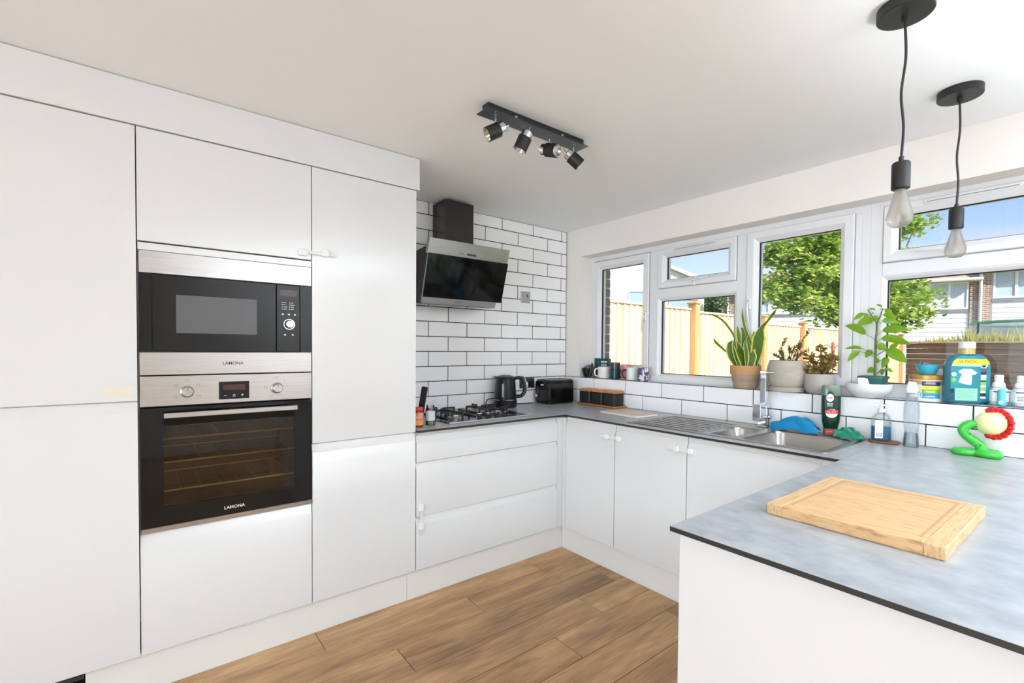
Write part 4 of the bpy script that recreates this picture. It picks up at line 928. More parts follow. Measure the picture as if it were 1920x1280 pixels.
m5 = mug(.745, .028, .041, .094, mat('mug_purple', (92, 74, 112), .3, var=((232, 232, 238), 26, (1, 1, 1), 1, .5, .52)), 'purple and white patterned mug, last in the mug row', math.radians(-52), hm=MW)

# ------------------------------------------------------------------ pots
def soil(p, c, r, h, parent): build(G().lathe([(0, h + .002), (r * .6, h + .003), (r, h)], 24, c), 'soil', mat('soil', (58, 44, 34), .95, bump=(150, .6)), parent)
# snake plant
sp = thing('snake_plant', 'snake plant with yellow-edged leaves in a woven basket pot on the sill', 'plant', S(1.452, .046))
c = S(1.452, .046); pr = []
for i in range(34):
    t = i / 33; r = .060 + .020 * min(1, t * 1.25) ** .8; pr.append((r + (.0016 if i % 2 else 0), .134 * t))
build(G().lathe([(0, 0)] + pr + [(.076, .134), (.074, .118), (0, .116)], 40, c), 'basket_pot', mat('woven_basket', (188, 160, 138), .85, var=((168, 148, 134), 6, (.3, .3, 9), 3, .4, .6), bump=(300, .4)), sp, ang=1.2)
build(G().lathe([(.0812, .082), (.0822, .084), (.0826, .134), (.0812, .1345)], 40, c), 'basket_band', mat('woven_band', (206, 160, 112), .85, bump=(300, .5)), sp)
soil(None, c, .075, .118, sp)
SNK = leafmat('snake_leaf', (74, 112, 40), (112, 146, 58), (240, 230, 124))
SNAKE = [
 ([(1.425, 0.05, 1.2), (1.401, 0.05, 1.3), (1.379, 0.05, 1.381), (1.348, 0.05, 1.432), (1.31, 0.05, 1.479), (1.271, 0.05, 1.508), (1.212, 0.05, 1.532), (1.146, 0.05, 1.53)], [.0162, .0183, .0132, .012, .0132, .0158, .0182, .0024]),
 ([(1.417, 0.03, 1.2), (1.38, 0.03, 1.26), (1.35, 0.03, 1.286), (1.314, 0.03, 1.318), (1.28, 0.03, 1.35), (1.263, 0.03, 1.378)], [.0162, .0105, .0083, .0125, .0158, .0032]),
 ([(1.457, 0.07, 1.2), (1.455, 0.07, 1.323), (1.447, 0.07, 1.39), (1.433, 0.07, 1.443), (1.421, 0.07, 1.502), (1.418, 0.07, 1.56)], [.0203, .0203, .0138, .0138, .0138, .0016]),
 ([(1.490, 0.055, 1.2), (1.51, 0.055, 1.301), (1.521, 0.055, 1.38), (1.537, 0.055, 1.435), (1.571, 0.055, 1.477), (1.598, 0.055, 1.514), (1.615, 0.055, 1.543)], [.0284, .0568, .0609, .0243, .0115, .0189, .0024]),
 ([(1.420, 0.03, 1.2), (1.38, 0.03, 1.264), (1.366, 0.03, 1.309), (1.365, 0.03, 1.345), (1.376, 0.03, 1.363)], [.0203, .0325, .0325, .0243, .0041]),
 ([(1.44, 0.02, 1.2), (1.405, 0.02, 1.282), (1.393, 0.02, 1.345), (1.394, 0.02, 1.394)], [.0203, .0243, .0203, .0024]),
 ([(1.461, 0.03, 1.2), (1.434, 0.03, 1.274), (1.404, 0.03, 1.332), (1.389, 0.03, 1.381)], [.0365, .0487, .0325, .0032]),
 ([(1.442, 0.06, 1.2), (1.418, 0.06, 1.323), (1.399, 0.06, 1.399), (1.393, 0.06, 1.453)], [.0243, .0284, .0243, .0024]),
 ([(1.44, 0.075, 1.2), (1.433, 0.075, 1.328), (1.432, 0.075, 1.399), (1.415, 0.075, 1.442)], [.0325, .0406, .0365, .0081]),
 ([(1.477, 0.015, 1.2), (1.472, 0.015, 1.292), (1.466, 0.015, 1.34), (1.472, 0.015, 1.373)], [.0162, .0203, .0162, .0032]),
 ([(1.49, 0.04, 1.2), (1.485, 0.04, 1.301), (1.473, 0.04, 1.354), (1.468, 0.04, 1.398)], [.0325, .0406, .0325, .0032]),
 ([(1.485, 0.08, 1.2), (1.481, 0.08, 1.328), (1.478, 0.08, 1.381), (1.477, 0.08, 1.42)], [.0243, .0325, .0243, .0024]),
 ([(1.49, 0.02, 1.2), (1.501, 0.02, 1.271), (1.479, 0.02, 1.323), (1.472, 0.02, 1.366)], [.0243, .0365, .0162, .0032])]
for i, (p, wd) in enumerate(SNAKE):
    q = bez(p, 5); n = len(q)
    q = [v + Vector((0, .008 * math.sin(3 * k / n + i), 0)) for k, v in enumerate(q)]
    tilt = random.uniform(-.25, .25); base = .62 + tilt
    build(G().ribbon(q, [v * 1.3 for v in interp(wd, n)], (math.cos(base), math.sin(base), 0), .22), 'leaf', SNK, sp, ang=2, solid=False)
# rosemary in the large stone pot
rp_ = thing('rosemary_plant', 'rosemary in a large rounded grey-beige pot with saucer on the sill', 'plant', S(1.686, .028))
c = S(1.686, .028); STONE = mat('stone_pot', (182, 174, 160), .75, var=((170, 162, 148), 14, (1, 1, 3), 4, .35, .65))
build(G().lathe([(0, 0), (.084, 0), (.088, .004), (.091, .026), (.089, .027), (.084, .008), (0, .006)], 44, c), 'saucer', STONE, rp_)
build(G().lathe([(0, .008), (.066, .008), (.080, .026), (.092, .052), (.0985, .085), (.0985, .110), (.093, .145), (.085, .170), (.080, .170), (.086, .145), (.078, .142), (0, .142)], 48, c), 'pot', STONE, rp_)
soil(None, c, .08, .150, rp_)
ROS = leafmat('rosemary_leaf', (124, 134, 84), (170, 156, 100)); TWIG = mat('twig', (128, 98, 70), .8)
rr = random.Random(9)
for bx, tips in (((1.70, .03), [(1.787, .035, 1.416), (1.76, .0, 1.35)]), ((1.68, .02), [(1.676, .03, 1.375), (1.645, .05, 1.30)]), ((1.72, .04), [(1.742, .05, 1.345), (1.79, .02, 1.31)]), ((1.69, .0), [(1.712, -.015, 1.325), (1.632, .0, 1.285)])):
    for tip in tips:
        b0 = Vector((bx[0], bx[1], 1.225)); t1 = Vector(tip); mid = (b0 + t1) / 2 + Vector((rr.uniform(-.02, .02), rr.uniform(-.015, .015), .012)); pth = bez([b0, mid, t1], 6)
        sprig = build(G().tube(pth, .0014, 5), 'sprig', TWIG, rp_)
        g = G()
        for k in range(90):
            t = rr.uniform(.12, 1) * (len(pth) - 1); i = min(int(t), len(pth) - 2); p = pth[i].lerp(pth[i + 1], t - i); d = (pth[i + 1] - pth[i]).normalized()
            o = Vector((rr.uniform(-1, 1), rr.uniform(-1, 1), rr.uniform(-1, 1))); o = (o - d * o.dot(d)).normalized(); e = (o + d * .7).normalized() * rr.uniform(.013, .024)
            s_ = e.cross(d).normalized() * .0027; a = len(g.v); g.v += [tuple(p - s_), tuple(p + s_), tuple(p + e * .6 + s_), tuple(p + e), tuple(p + e * .6 - s_)]; g.f.append((a, a + 1, a + 2, a + 3, a + 4))
        build(g, 'needles', ROS, sprig, flat=True, kind='stuff', solid=False)
# jade plant in the fluted pot
jp = thing('jade_plant', 'bushy reddish green jade plant in a fluted grey pot on the sill', 'plant', S(1.842, .036))
c = S(1.842, .036)
b0 = G(); ns = 44; rows = [(.050, 0), (.060, .012), (.068, .035), (.070, .06), (.070, .104), (.0665, .104), (.0665, .09)]
for r, h in rows:
    for i in range(ns): a = 2 * PI * i / ns; k = r + (.0022 if i % 2 else -.0012) * (1 if h < .1 and h > 0 else 0); b0.v.append((c.x + k * math.cos(a), c.y + k * math.sin(a), c.z + h))
for q in range(len(rows) - 1):
    for i in range(ns): k = (i + 1) % ns; b0.f.append((q * ns + i, q * ns + k, (q + 1) * ns + k, (q + 1) * ns + i))
b0.f.append(tuple(range(ns))[::-1])
build(b0, 'fluted_pot', mat('fluted_grey', (178, 170, 164), .6), jp, ang=1.0, solid=False)
soil(None, c, .0665, .09, jp)
JAD = leafmat('jade_leaf', (138, 142, 62), (164, 112, 66), rough=.3); rr = random.Random(21)
for k in range(9):
    a = k * 2.4; reach = rr.uniform(.03, .088); t1 = c + Vector((math.cos(a) * reach, math.sin(a) * reach * .65, rr.uniform(.15, .225) - reach * .45)); s0 = c + Vector((math.cos(a) * .02, math.sin(a) * .02, .085))
    if k == 0: t1 = c + Vector((.0, .0, .235))
    br = build(G().tube([s0, (s0 + t1) / 2 + Vector((0, 0, .01)), t1], [.006, .005, .003], 7), 'branch', mat('jade_bark', (136, 104, 84), .8), jp)
    g = G()
    for q in range(34):
        d = Vector((rr.gauss(0, 1), rr.gauss(0, .8), rr.gauss(.3, 1))).normalized(); p = s0.lerp(t1, rr.uniform(.55, 1.05)); L = rr.uniform(.013, .023); o = p + d * rr.uniform(.004, .016)
        b1 = len(g.v); g.ball((0, 0, 0), 1, 6, 4, sc=(L * .42, L * .16, L * .62)); R = Vector((0, 0, 1)).rotation_difference(d).to_matrix().to_4x4(); g.move(Matrix.Translation(o + d * L * .5) @ R @ Matrix.Rotation(rr.uniform(0, 3), 4, 'Z'), b1)
    build(g, 'leaf_cluster', JAD, br, kind='stuff')
# chilli plant: nursery pot standing in a white bowl
wbw = solo(G().lathe([(0, 0), (.050, 0), (.058, .004), (.078, .022), (.090, .034), (.0935, .050), (.0935, .068), (.0905, .068), (.0895, .050), (.084, .036), (.054, .012), (0, .010)], 44, S(2.053, .033)), 'bowl', mat('white_ceramic', (234, 234, 232), .35), 'wide white bowl under the leafy plant on the sill', 'bowl')
cp = thing('chilli_plant', 'tall leafy green plant in a dark green nursery pot standing in the white bowl', 'plant', S(2.070, .040) + Vector((0, 0, .0112)))
c = S(2.070, .040) + Vector((0, 0, .0112))
build(G().lathe([(0, 0), (.040, 0), (.052, .082), (.056, .082), (.056, .092), (.052, .092), (.050, .078), (0, .074)], 32, c, squ=5), 'nursery_pot', mat('pot_green', (36, 98, 92), .45), cp, ang=0.5)
soil(None, c, .05, .080, cp)
build(G().box(-.034, .034, -.001, 0, .018, .085).move(Matrix.Translation(c + Vector((-.012, -.052, 0))) @ Matrix.Rotation(math.radians(26), 4, 'Z')), 'plant_label', LABEL_WHITE, cp, flat=True)
CST = mat('chilli_stem', (92, 106, 50), .6)
build(G().tube(bez([(2.071, .06, 1.165), (2.071, .06, 1.279), (2.071, .06, 1.36), (2.073, .06, 1.4), (2.074, .06, 1.441)], 4), [.0055] * 9 + [.0045] * 8, 8), 'stem', CST, cp)
for p in ([(2.074, .06, 1.441), (2.049, .06, 1.486), (2.035, .06, 1.512)], [(2.074, .06, 1.441), (2.086, .06, 1.481), (2.095, .06, 1.516)]): build(G().tube(bez(p, 4), .0028, 6), 'stem', CST, cp)
CHL = leafmat('chilli_leaf', (104, 154, 28), (150, 190, 52), rough=.35)
CHILI = [((2.036, .04, 1.39), (1.946, .042, 1.436), .039), ((2.064, .049, 1.459), (1.993, .053, 1.439), .039), ((2.019, .066, 1.495), (1.979, .048, 1.46), .0226), ((2.027, .026, 1.319), (1.948, .039, 1.318), .0164), ((2.011, .042, 1.308), (1.964, .031, 1.254), .0287), ((2.047, .09, 1.311), (2.023, .089, 1.275), .0308), ((2.062, .079, 1.221), (2.036, .078, 1.201), .0308), ((2.092, .067, 1.406), (2.194, .053, 1.407), .041), ((2.091, .066, 1.454), (2.154, .081, 1.443), .0328), ((2.09, .059, 1.368), (2.202, .069, 1.338), .041), ((2.107, .069, 1.311), (2.194, .051, 1.254), .0513), ((2.092, .074, 1.485), (2.143, .078, 1.469), .0287), ((2.108, .045, 1.511), (2.139, .026, 1.465), .0246), ((2.114, .081, 1.279), (2.093, .08, 1.224), .0308), ((2.097, .072, 1.223), (2.092, .087, 1.189), .0205), ((2.11, .071, 1.225), (2.134, .088, 1.207), .0164), ((2.078, .051, 1.335), (2.115, .063, 1.312), .0369), ((2.093, .054, 1.522), (2.064, .071, 1.534), .0098), ((2.034, .082, 1.517), (2.067, .066, 1.508), .0098), ((2.131, .034, 1.319), (2.167, .023, 1.341), .0246), ((2.062, .088, 1.264), (2.079, .085, 1.252), .0246), ((2.034, .066, 1.49), (2.021, .058, 1.473), .0185), ((2.053, .058, 1.496), (2.061, .053, 1.49), .0082), ((2.076, .048, 1.456), (2.063, .051, 1.483), .0205)]
for i, (b, t, wd) in enumerate(CHILI):
    b, t = Vector(b), Vector(t); L = (t - b).length; d = (t - b).normalized()
    pth = bez([b, b.lerp(t, .35) + Vector((0, 0, L * .10)), b.lerp(t, .7) + Vector((0, 0, L * .07)), t], 4); n = len(pth)
    wds = [max(.001, wd * (math.sin(PI * (k / (n - 1)) ** .72) ** .85)) for k in range(n)]
    view = (b - cam.location).normalized(); side = d.cross(view).normalized()
    side = (side + Vector((.25 * math.sin(i * 2.1), .35 * math.cos(i * 1.7), .2 * math.sin(i)))).normalized()
    lf = build(G().ribbon(pth, wds, side, .15), 'leaf', CHL, cp, ang=2, solid=False)
    zt = min(max(b.z - .02, 1.20), 1.44); s0 = Vector((2.072, .06, zt - .012))
    if b.z > 1.45: s0 = Vector((2.049 if b.x < 2.07 else 2.087, .06, b.z - .015))
    build(G().tube([s0, (s0 + b) / 2 + Vector((0, 0, .003)), b], .0011, 5), 'petiole', CST, lf)
# tub, bowls, box
tu = thing('powder_tub', 'round white tub with gold lid and colourful label on the sill', 'tub', S(2.262, .058))
c = S(2.262, .058)
build(G().lathe([(0, 0), (.058, 0), (.061, .003), (.061, .098), (0, .098)], 44, c), 'tub_body', WHITE_PLASTIC, tu)
GOLD = mat('gold_plastic', (190, 140, 62), .35, .35)
build(G().lathe([(.0612, .077), (.0616, .077), (.0616, .094), (.0612, .094)], 44, c), 'gold_band', mat('gold_print', (196, 158, 92), .4, .2), tu)
build(G().lathe([(0, .119), (.060, .119), (.0625, .117), (.0625, .100), (.0615, .099), (0, .099)], 44, c), 'lid', GOLD, tu)
def patch(parent, c, r, a0, a1, h0, h1, m, nm):
    arc = [(c.x + r * math.cos(a0 + (a1 - a0) * i / 10), c.y + r * math.sin(a0 + (a1 - a0) * i / 10)) for i in range(11)]
    arc2 = [(c.x + (r - .0008) * math.cos(a0 + (a1 - a0) * i / 10), c.y + (r - .0008) * math.sin(a0 + (a1 - a0) * i / 10)) for i in range(10, -1, -1)]
    return build(G().prism(arc + arc2, c.z + h0, c.z + h1, 'z'), nm, m, parent, solid=True)
A0, A1 = math.radians(-92), math.radians(-30)
for h0, h1, m, nm in ((.072, .090, mat('lbl_navy', (40, 44, 110), .5), 'label_stripe'), (.056, .0718, mat('lbl_yellow', (236, 222, 50), .5), 'label_stripe'), (.036, .0558, mat('lbl_green', (124, 190, 60), .5), 'label_stripe'), (.016, .0358, mat('lbl_blue', (34, 150, 214), .5), 'label_stripe')): patch(tu, c, .0622, A0, A1, h0, h1, m, nm)
for k, h in enumerate((.022, .0255, .043, .047, .0795, .084)): patch(tu, c, .0627, A0 + .12 + .1 * (k % 2), A0 + .75, h, h + .0022, PRINT_W, 'label_print')
zt_ = .1195
solo(G().lathe([(0, .0), (.024, 0), (.027, .003), (.036, .018), (.0445, .046), (.0425, .046), (.034, .02), (.024, .005), (0, .003)], 36, c + Vector((.004, 0, zt_))), 'bowl', mat('cyan_plastic', (70, 196, 222), .3, trans=.2), 'small bright blue bowl on the gold tub lid', 'bowl')
g = G().lathe([(0, 0), (.022, 0), (.026, .028), (.0245, .028), (.021, .002), (0, .002)], 28).move(Matrix.Translation(c + Vector((-.006, .006, zt_ + .026))) @ Matrix.Rotation(math.radians(14), 4, 'Z') @ Matrix.Rotation(math.radians(20), 4, 'Y'))
solo(g, 'plastic_cup', glass('cup_clear', (.86, .88, .96), 1.2, .05, dens=.35, body=(206, 208, 232)), 'small clear plastic cup tipped inside the blue bowl', 'cup')
bx = thing('storage_box', 'plain white box behind the gold-lidded tub', 'box', S(2.283, .124))
build(G().box(2.226, 2.352, .1205, .1285, ZS_, ZS_ + .092), 'box_body', LABEL_WHITE, bx, flat=True)
build(G().box(2.2255, 2.3525, .120, .129, ZS_ + .093, ZS_ + .146), 'box_lid', LABEL_WHITE, bx, flat=True)
# laundry bottle
lb = thing('laundry_bottle', 'large teal laundry detergent bottle with yellow band and white cap on the sill', 'bottle', S(2.394, .056), math.radians(37), local=True)
def outline(w, h0, hs, hn, wn, k=0.0):
    p = [(-w + .012, h0), (w - .012, h0), (w, h0 + .012), (w, hs - .05)]
    for i in range(1, 9): t = i / 8; p.append((w - (w - wn) * (1 - math.cos(t * PI / 2)) ** 1.0 * 1.0, hs - .05 + (hn - hs + .05) * math.sin(t * PI / 2)))
    return p + [(-x, z) for x, z in p[:1:-1]]
ol = outline(.077, 0, .205, .216, .027)
build(G().prism(ol, -.026, .026, 'y', .012), 'bottle', mat('detergent_clear', (64, 138, 160), .15, trans=.3), lb, ang=.8)
build(G().lathe([(.0265, .214), (.0265, .240), (0, .241)], 28), 'neck', mat('amber_neck', (206, 184, 120), .2, trans=.2), lb)
build(G().lathe([(0, .268), (.025, .268), (.027, .265), (.028, .240), (0, .240)], 28), 'cap', mat('cap_white', (226, 226, 236), .35), lb)
yf = -.0264
def pn(x0, x1, z0, z1, m, nm, d=0.0): return build(G().box(x0, x1, yf - .0004 - d, yf - d, z0, z1), nm, m, lb, flat=True)
bl = outline(.071, .012, .202, .208, .030)
def clip(poly, z0, z1): return [(x, min(max(z, z0), z1)) for x, z in poly]
body_l = [(-.070, .012), (.070, .012), (.070, .160), (.062, .182), (.046, .200), (.030, .207), (-.030, .207), (-.046, .200), (-.062, .182), (-.070, .160)]
build(G().prism(body_l, yf - .0003, yf, 'y'), 'label_back', mat('label_teal', (8, 96, 124), .4, var=((22, 142, 152), 5, (1, 1, 1), 1, .4, .6)), lb, flat=True)
build(G().prism([(-.066, .172), (.066, .172), (.062, .183), (.052, .194), (-.052, .194), (-.062, .183)], yf - .0010, yf - .0005, 'y'), 'yellow_band', mat('label_yellow', (250, 218, 20), .4), lb, flat=True)
text('XL PACK', .0155, (-.012, yf - .0013, .1828), (1, 0, 0), (0, 0, 1), mat('label_brown', (166, 70, 26), .5), lb, bold=.0003)
build(G().box(-.066, .060, yf - .0009, yf - .0005, .163, .1705), 'pale_band', mat('label_pale', (176, 224, 210), .4), lb, flat=True)
tee = [(-.012, .152), (-.024, .152), (-.043, .142), (-.038, .131), (-.028, .134), (-.042, .094), (-.010, .084), (.004, .084), (.006, .128), (.014, .126), (.024, .136), (.004, .150), (-.004, .152), (-.008, .149)]
build(G().prism(tee, yf - .0009, yf - .0005, 'y'), 'shirt_print', LABEL_WHITE, lb, flat=True)
g = G()
for i in range(7): g.box(-.026, -.001, yf - .0012, yf - .0009, .134 - i * .0062, .1348 - i * .0062)
build(g, 'shirt_lines', mat('print_grey', (130, 134, 140), .5), lb, flat=True, kind='stuff')
pn(-.052, .026, .016, .068, mat('label_mint', (150, 216, 184), .4), 'text_block', .0005)
g = G()
for i in range(10): g.box(-.046, .018 - (i % 3) * .006, yf - .0013, yf - .0010, .022 + i * .0042, .0228 + i * .0042)
for i in range(3): g.box(-.056, .004, yf - .0008, yf - .0005, .0735 + i * .0028, .0742 + i * .0028)
build(g, 'small_print', mat('print_teal', (60, 120, 116), .5), lb, flat=True, kind='stuff')
g = G()
for i in range(10): g.box(-.069, -.056, yf - .0013, yf - .0009, .018 + i * .0026, .0194 + i * .0026)
build(g, 'barcode', PRINT_DK, lb, flat=True, kind='stuff')
pn(-.069, -.056, .046, .066, mat('print_black', (30, 30, 36), .5), 'icon_panel', .0005)
for k, (z0, z1, m) in enumerate(((.156, .170, PRINT_W), (.140, .155, mat('print_violet', (84, 76, 110), .5)), (.128, .139, mat('print_black', (30, 30, 36), .5)), (.104, .127, mat('print_paleblue', (186, 208, 222), .5)), (.098, .103, mat('print_black', (30, 30, 36), .5)), (.084, .097, mat('icon_green', (120, 184, 74), .5)), (.074, .083, PRINT_W), (.060, .073, mat('icon_green', (120, 184, 74), .5)), (.050, .059, PRINT_W), (.036, .049, mat('print_black', (30, 30, 36), .5)), (.026, .035, PRINT_W))): pn(.036, .055, z0, z1, m, 'icon_panel', .0005)
build(G().prism([(.0455 + .007 * math.cos(2 * PI * i / 16), .163 + .005 * math.sin(2 * PI * i / 16)) for i in range(16)], yf - .0014, yf - .0010, 'y'), 'icon_mark', PRINT_DK, lb, flat=True)
for x, z, m in ((-.058, .128, LABEL_WHITE), (-.058, .104, mat('icon_green', (120, 184, 74), .5))): build(G().prism([(x + .009 * math.cos(2 * PI * i / 18), z + .009 * math.sin(2 * PI * i / 18)) for i in range(18)], yf - .0009, yf - .0005, 'y'), 'icon_mark', m, lb, flat=True)
# tray with two little bottles and a turquoise tube
ty = solo(G().prism(rrect(2.452, 2.60, .040, .126, .012), ZS_, ZS_ + .004, 'z', .0015), 'plastic_tray', glass('tray_clear', (.78, .88, .95), 1.2, .05, dens=.35, body=(200, 222, 238)), 'shallow pale blue plastic tray at the right end of the sill', 'tray')
zb = ZS_ + .0045
def small_bottle(x, label):
    c = Vector((x, .088, zb)); t = thing('medicine_bottle', label, 'bottle', c, math.radians(30), local=True, group='small white-capped bottles')
    build(G().lathe([(0, 0), (.0255, 0), (.0275, .004), (.0275, .062), (.022, .070), (.015, .074), (0, .075)], 28, squ=4, sy=.8), 'bottle', mat('bottle_pale', (226, 234, 240), .25, trans=.3), t)
    build(G().lathe([(.0281, .014), (.0285, .014), (.0285, .060), (.0281, .060)], 28, squ=4, sy=.82), 'label_band', LABEL_WHITE, t)
    build(G().box(-.028, .028, -.0241, -.0236, .052, .0575), 'printed_band', mat('print_slate', (92, 96, 120), .5), t, flat=True)
    build(G().lathe([(0, .074), (.021, .074), (.019, .090), (.0145, .094), (.0145, .122), (.013, .124), (0, .124)], 24), 'cap', WHITE_PLASTIC, t)
    return t
b1 = small_bottle(2.490, 'left small white-capped bottle, behind the turquoise tube')
b2 = small_bottle(2.556, 'right small white-capped bottle with red oval mark')
build(G().prism([(.010 + .0095 * math.cos(2 * PI * i / 18), .043 + .006 * math.sin(2 * PI * i / 18)) for i in range(18)], -.0250, -.0243, 'y'), 'red_mark', mat('mark_red', (190, 70, 90), .5), b2, flat=True)
g = G()
for i in range(3): g.box(-.024, -.004, -.0245, -.0241, .022 + i * .007, .0245 + i * .007)
build(g, 'small_print', PRINT_DK, b2, flat=True, kind='stuff')
tq = thing('turquoise_tube', 'small turquoise plastic tube standing in front of the two little bottles', 'tube', Vector((2.503, .050, zb)), local=True)
build(G().lathe([(0, 0), (.012, 0), (.0135, .003), (.0135, .024), (.012, .028), (.0125, .055), (.010, .066), (0, .069)], 24), 'tube_body', mat('turquoise', (96, 196, 206), .35), tq)
build(G().cyl(.007, -.0145, -.012, 16, (0, 0, .012), 'y'), 'tube_end', mat('turq_light', (180, 228, 232), .4), tq)

# ================================================================== CEILING LIGHTS
rail = thing('spotlight_bar', 'black four-spot ceiling light bar with chrome-necked black spots', 'ceiling light', (1.26, -1.435, 2.22))
build(G().box(1.236, 1.276, -1.697, -1.163, 2.229, ZC - .0008, .001), 'channel', BLK_METAL, rail, flat=True)
build(G().box(1.222, 1.296, -1.714, -1.154, 2.2245, 2.2288, .001), 'mounting_plate', mat('plate_dark', (50, 52, 58), 0.3, spec=.6), rail, flat=True)
for y in (-1.56, -1.30): build(G().box(1.276, 1.281, y - .006, y + .006, 2.232, 2.246, .001), 'fixing_screw', CHROME, rail, flat=True)
SP = [(-1.655, (-.343, -.807, -.481), 0), (-1.512, (-.322, -.277, -.906), 0), (-1.368, (.922, .216, -.322), 0), (-1.222, (.394, .657, -.643), 0)]
for y, d, _ in SP:
    d = Vector(d).normalized(); p0 = Vector((1.268, y, 2.2245)); cc = Vector((1.270, y, 2.162))
    side = d.cross(Vector((0, 0, 1))).normalized()
    arm = build(G().cyl(.006, -.002, 0, 12, p0).tube([p0, Vector((1.268, y, 2.185))], .0048, 10), 'swivel_arm', CHROME, rail)
    hd_ = build(G().lathe([(.0265, -.016), (.0285, -.014), (.0285, .040), (.0268, .041), (.0268, -.012), (0, -.013), (0, -.016)], 28, cc, d), 'spot_head', BLK_METAL, rail)
    build(G().lathe([(0, -.040), (.021, -.040), (.0235, -.037), (.0235, -.016), (0, -.016)], 28, cc, d), 'spot_collar', CHROME, hd_)
    build(G().lathe([(0, .008), (.010, .009), (.0262, .038), (.0268, .040)], 28, cc, d), 'reflector', CHROME, hd_)
    build(G().lathe([(0, .0095), (.009, .0095), (.009, .020), (0, .022)], 16, cc, d), 'bulb', mat('bulb_white', (235, 232, 225), .3), hd_)
    build(G().tube([cc - d * .034, cc - d * .062 + side * .004], .0025, 8), 'tilt_pin', CHROME, hd_)
def pendant(x, y, label, sway):
    t = thing('pendant_light', label, 'pendant light', (x, y, 1.655), group='bare-bulb pendants')
    build(G().lathe([(0, ZC - .0008), (.064, ZC - .0008), (.064, ZC - .026), (.062, ZC - .028), (0, ZC - .028)], 44, (x, y, 0)), 'ceiling_rose', BLK_METAL, t)
    build(G().lathe([(0, ZC - .028), (.008, ZC - .028), (.008, ZC - .044), (.004, ZC - .046), (0, ZC - .046)], 16, (x, y, 0)), 'cord_grip', BLK_METAL, t)
    build(G().tube(bez([(x, y, ZC - .045), (x + sway * .5, y + sway * .6, 2.12), (x - sway * .5, y - sway * .7, 2.02), (x + sway * .4, y + sway * .5, 1.93), (x, y, 1.845)], 8), .0034, 8), 'cord', BLK_PLASTIC, t)
    build(G().lathe([(0, 1.848), (.006, 1.848), (.006, 1.836), (.019, 1.832), (.0212, 1.828), (.0212, 1.760), (.019, 1.758), (0, 1.758)], 28, (x, y, 0)), 'lamp_holder', BLK_METAL, t)
    bl_ = build(G().lathe([(.0125, 1.757), (.0135, 1.750), (.0165, 1.738), (.0235, 1.712), (.0295, 1.690), (.0305, 1.678), (.0275, 1.664), (.018, 1.6555), (.006, 1.653), (0, 1.6528)], 32, (x, y, 0)), 'bulb', glass('bulb_smoke', (.90, .885, .87), .7, .03, dens=.42, body=(200, 194, 188)), t)
    build(G().tube([(x, y, 1.757), (x, y, 1.700)], [.006, .0022], 8), 'bulb_stem', MATS['bulb_smoke'], bl_)
    g = G()
    for k in range(4): a = k * PI / 2 + .4; g.tube([(x + .004 * math.cos(a), y + .004 * math.sin(a), 1.712), (x + .009 * math.cos(a), y + .009 * math.sin(a), 1.676)], .0007, 5)
    build(g, 'filament', mat('filament', (190, 150, 90), .4), bl_, kind='stuff')
pendant(2.41, -1.09, 'nearer bare-bulb pendant on a black cord, at the left of the pair', .006)
pendant(2.418, -.40, 'farther bare-bulb pendant on a black cord, in front of the right window', .005)
# ================================================================== OUTSIDE
structure(G().box(-40, 40, .35, 60, -.35, -.15), 'ground', mat('lawn', (110, 128, 70), .95, var=((140, 146, 92), 1.5, (1, 1, 1), 5, .35, .65)), flat=True)
# brick reveal of the outer wall at the left jamb
MORTAR = mat('mortar', (190, 182, 172), .95)
build(G().box(.100, .186, .205, .322, 1.05, 2.06), 'mortar_bed', MORTAR, wb, flat=True)
BRK = mat('brick_grey', (124, 112, 116), .9, var=((150, 128, 124), 9, (1, 1, 1), 4, .4, .65), rnd=.12, bump=(60, .4))
bs = build(G().box(-.05, .05, -.058, .058, -.032, .032, .004), 'brick', BRK, wb, flat=True)
for i in range(13):
    o = bs if i == 0 else inst(bs, wb, (0, 0, 0)); o.location = (.142, .268, 1.09 + i * .076)

FEN = mat('fence_wood', (236, 212, 180), .8, var=((224, 190, 150), 4, (6, 6, .5), 4, .4, .7), rnd=.07)
FENP = mat('fence_post_wood', (212, 164, 118), .8, var=((194, 140, 92), 4, (6, 6, .5), 4, .4, .7))
FX = -.29
board_src = {}
def fence_run(y0, y1, zt, label):
    t = thing('wooden_fence', label, 'fence', (FX, (y0 + y1) / 2, -.15), group='garden fence panels')
    n = round((y1 - y0) / .1); st = (y1 - y0) / n
    for i in range(n):
        k = (round(st, 4), zt)
        if k not in board_src:
            g = G().prism([(-.012, -st / 2), (.022, -st / 2), (.002, st / 2 + .012), (-.004, st / 2 + .012)], .0, zt - .03 + .1, 'z')
            off = ROOT[t.name]; ROOT[t.name] = Vector((0, 0, 0)); board_src[k] = o = build(g, 'board', FEN, t, flat=True); ROOT[t.name] = off
        else: o = inst(board_src[k], t, (0, 0, 0))
        o.location = (0, y0 + st * (i + .5) - (y0 + y1) / 2, .05 + random.uniform(-.004, .004))
    build(G().box(FX - .03, FX + .03, y0, y1, zt - .026, zt, .004), 'cap_rail', FEN, t, flat=True)
    build(G().box(FX - .02, FX + .02, y0, y1, -.149, -.10), 'gravel_board', FENP, t, flat=True)
    for z in (.25, 1.1): build(G().box(FX - .05, FX - .013, y0, y1, z, z + .07), 'back_rail', FENP, t, flat=True)
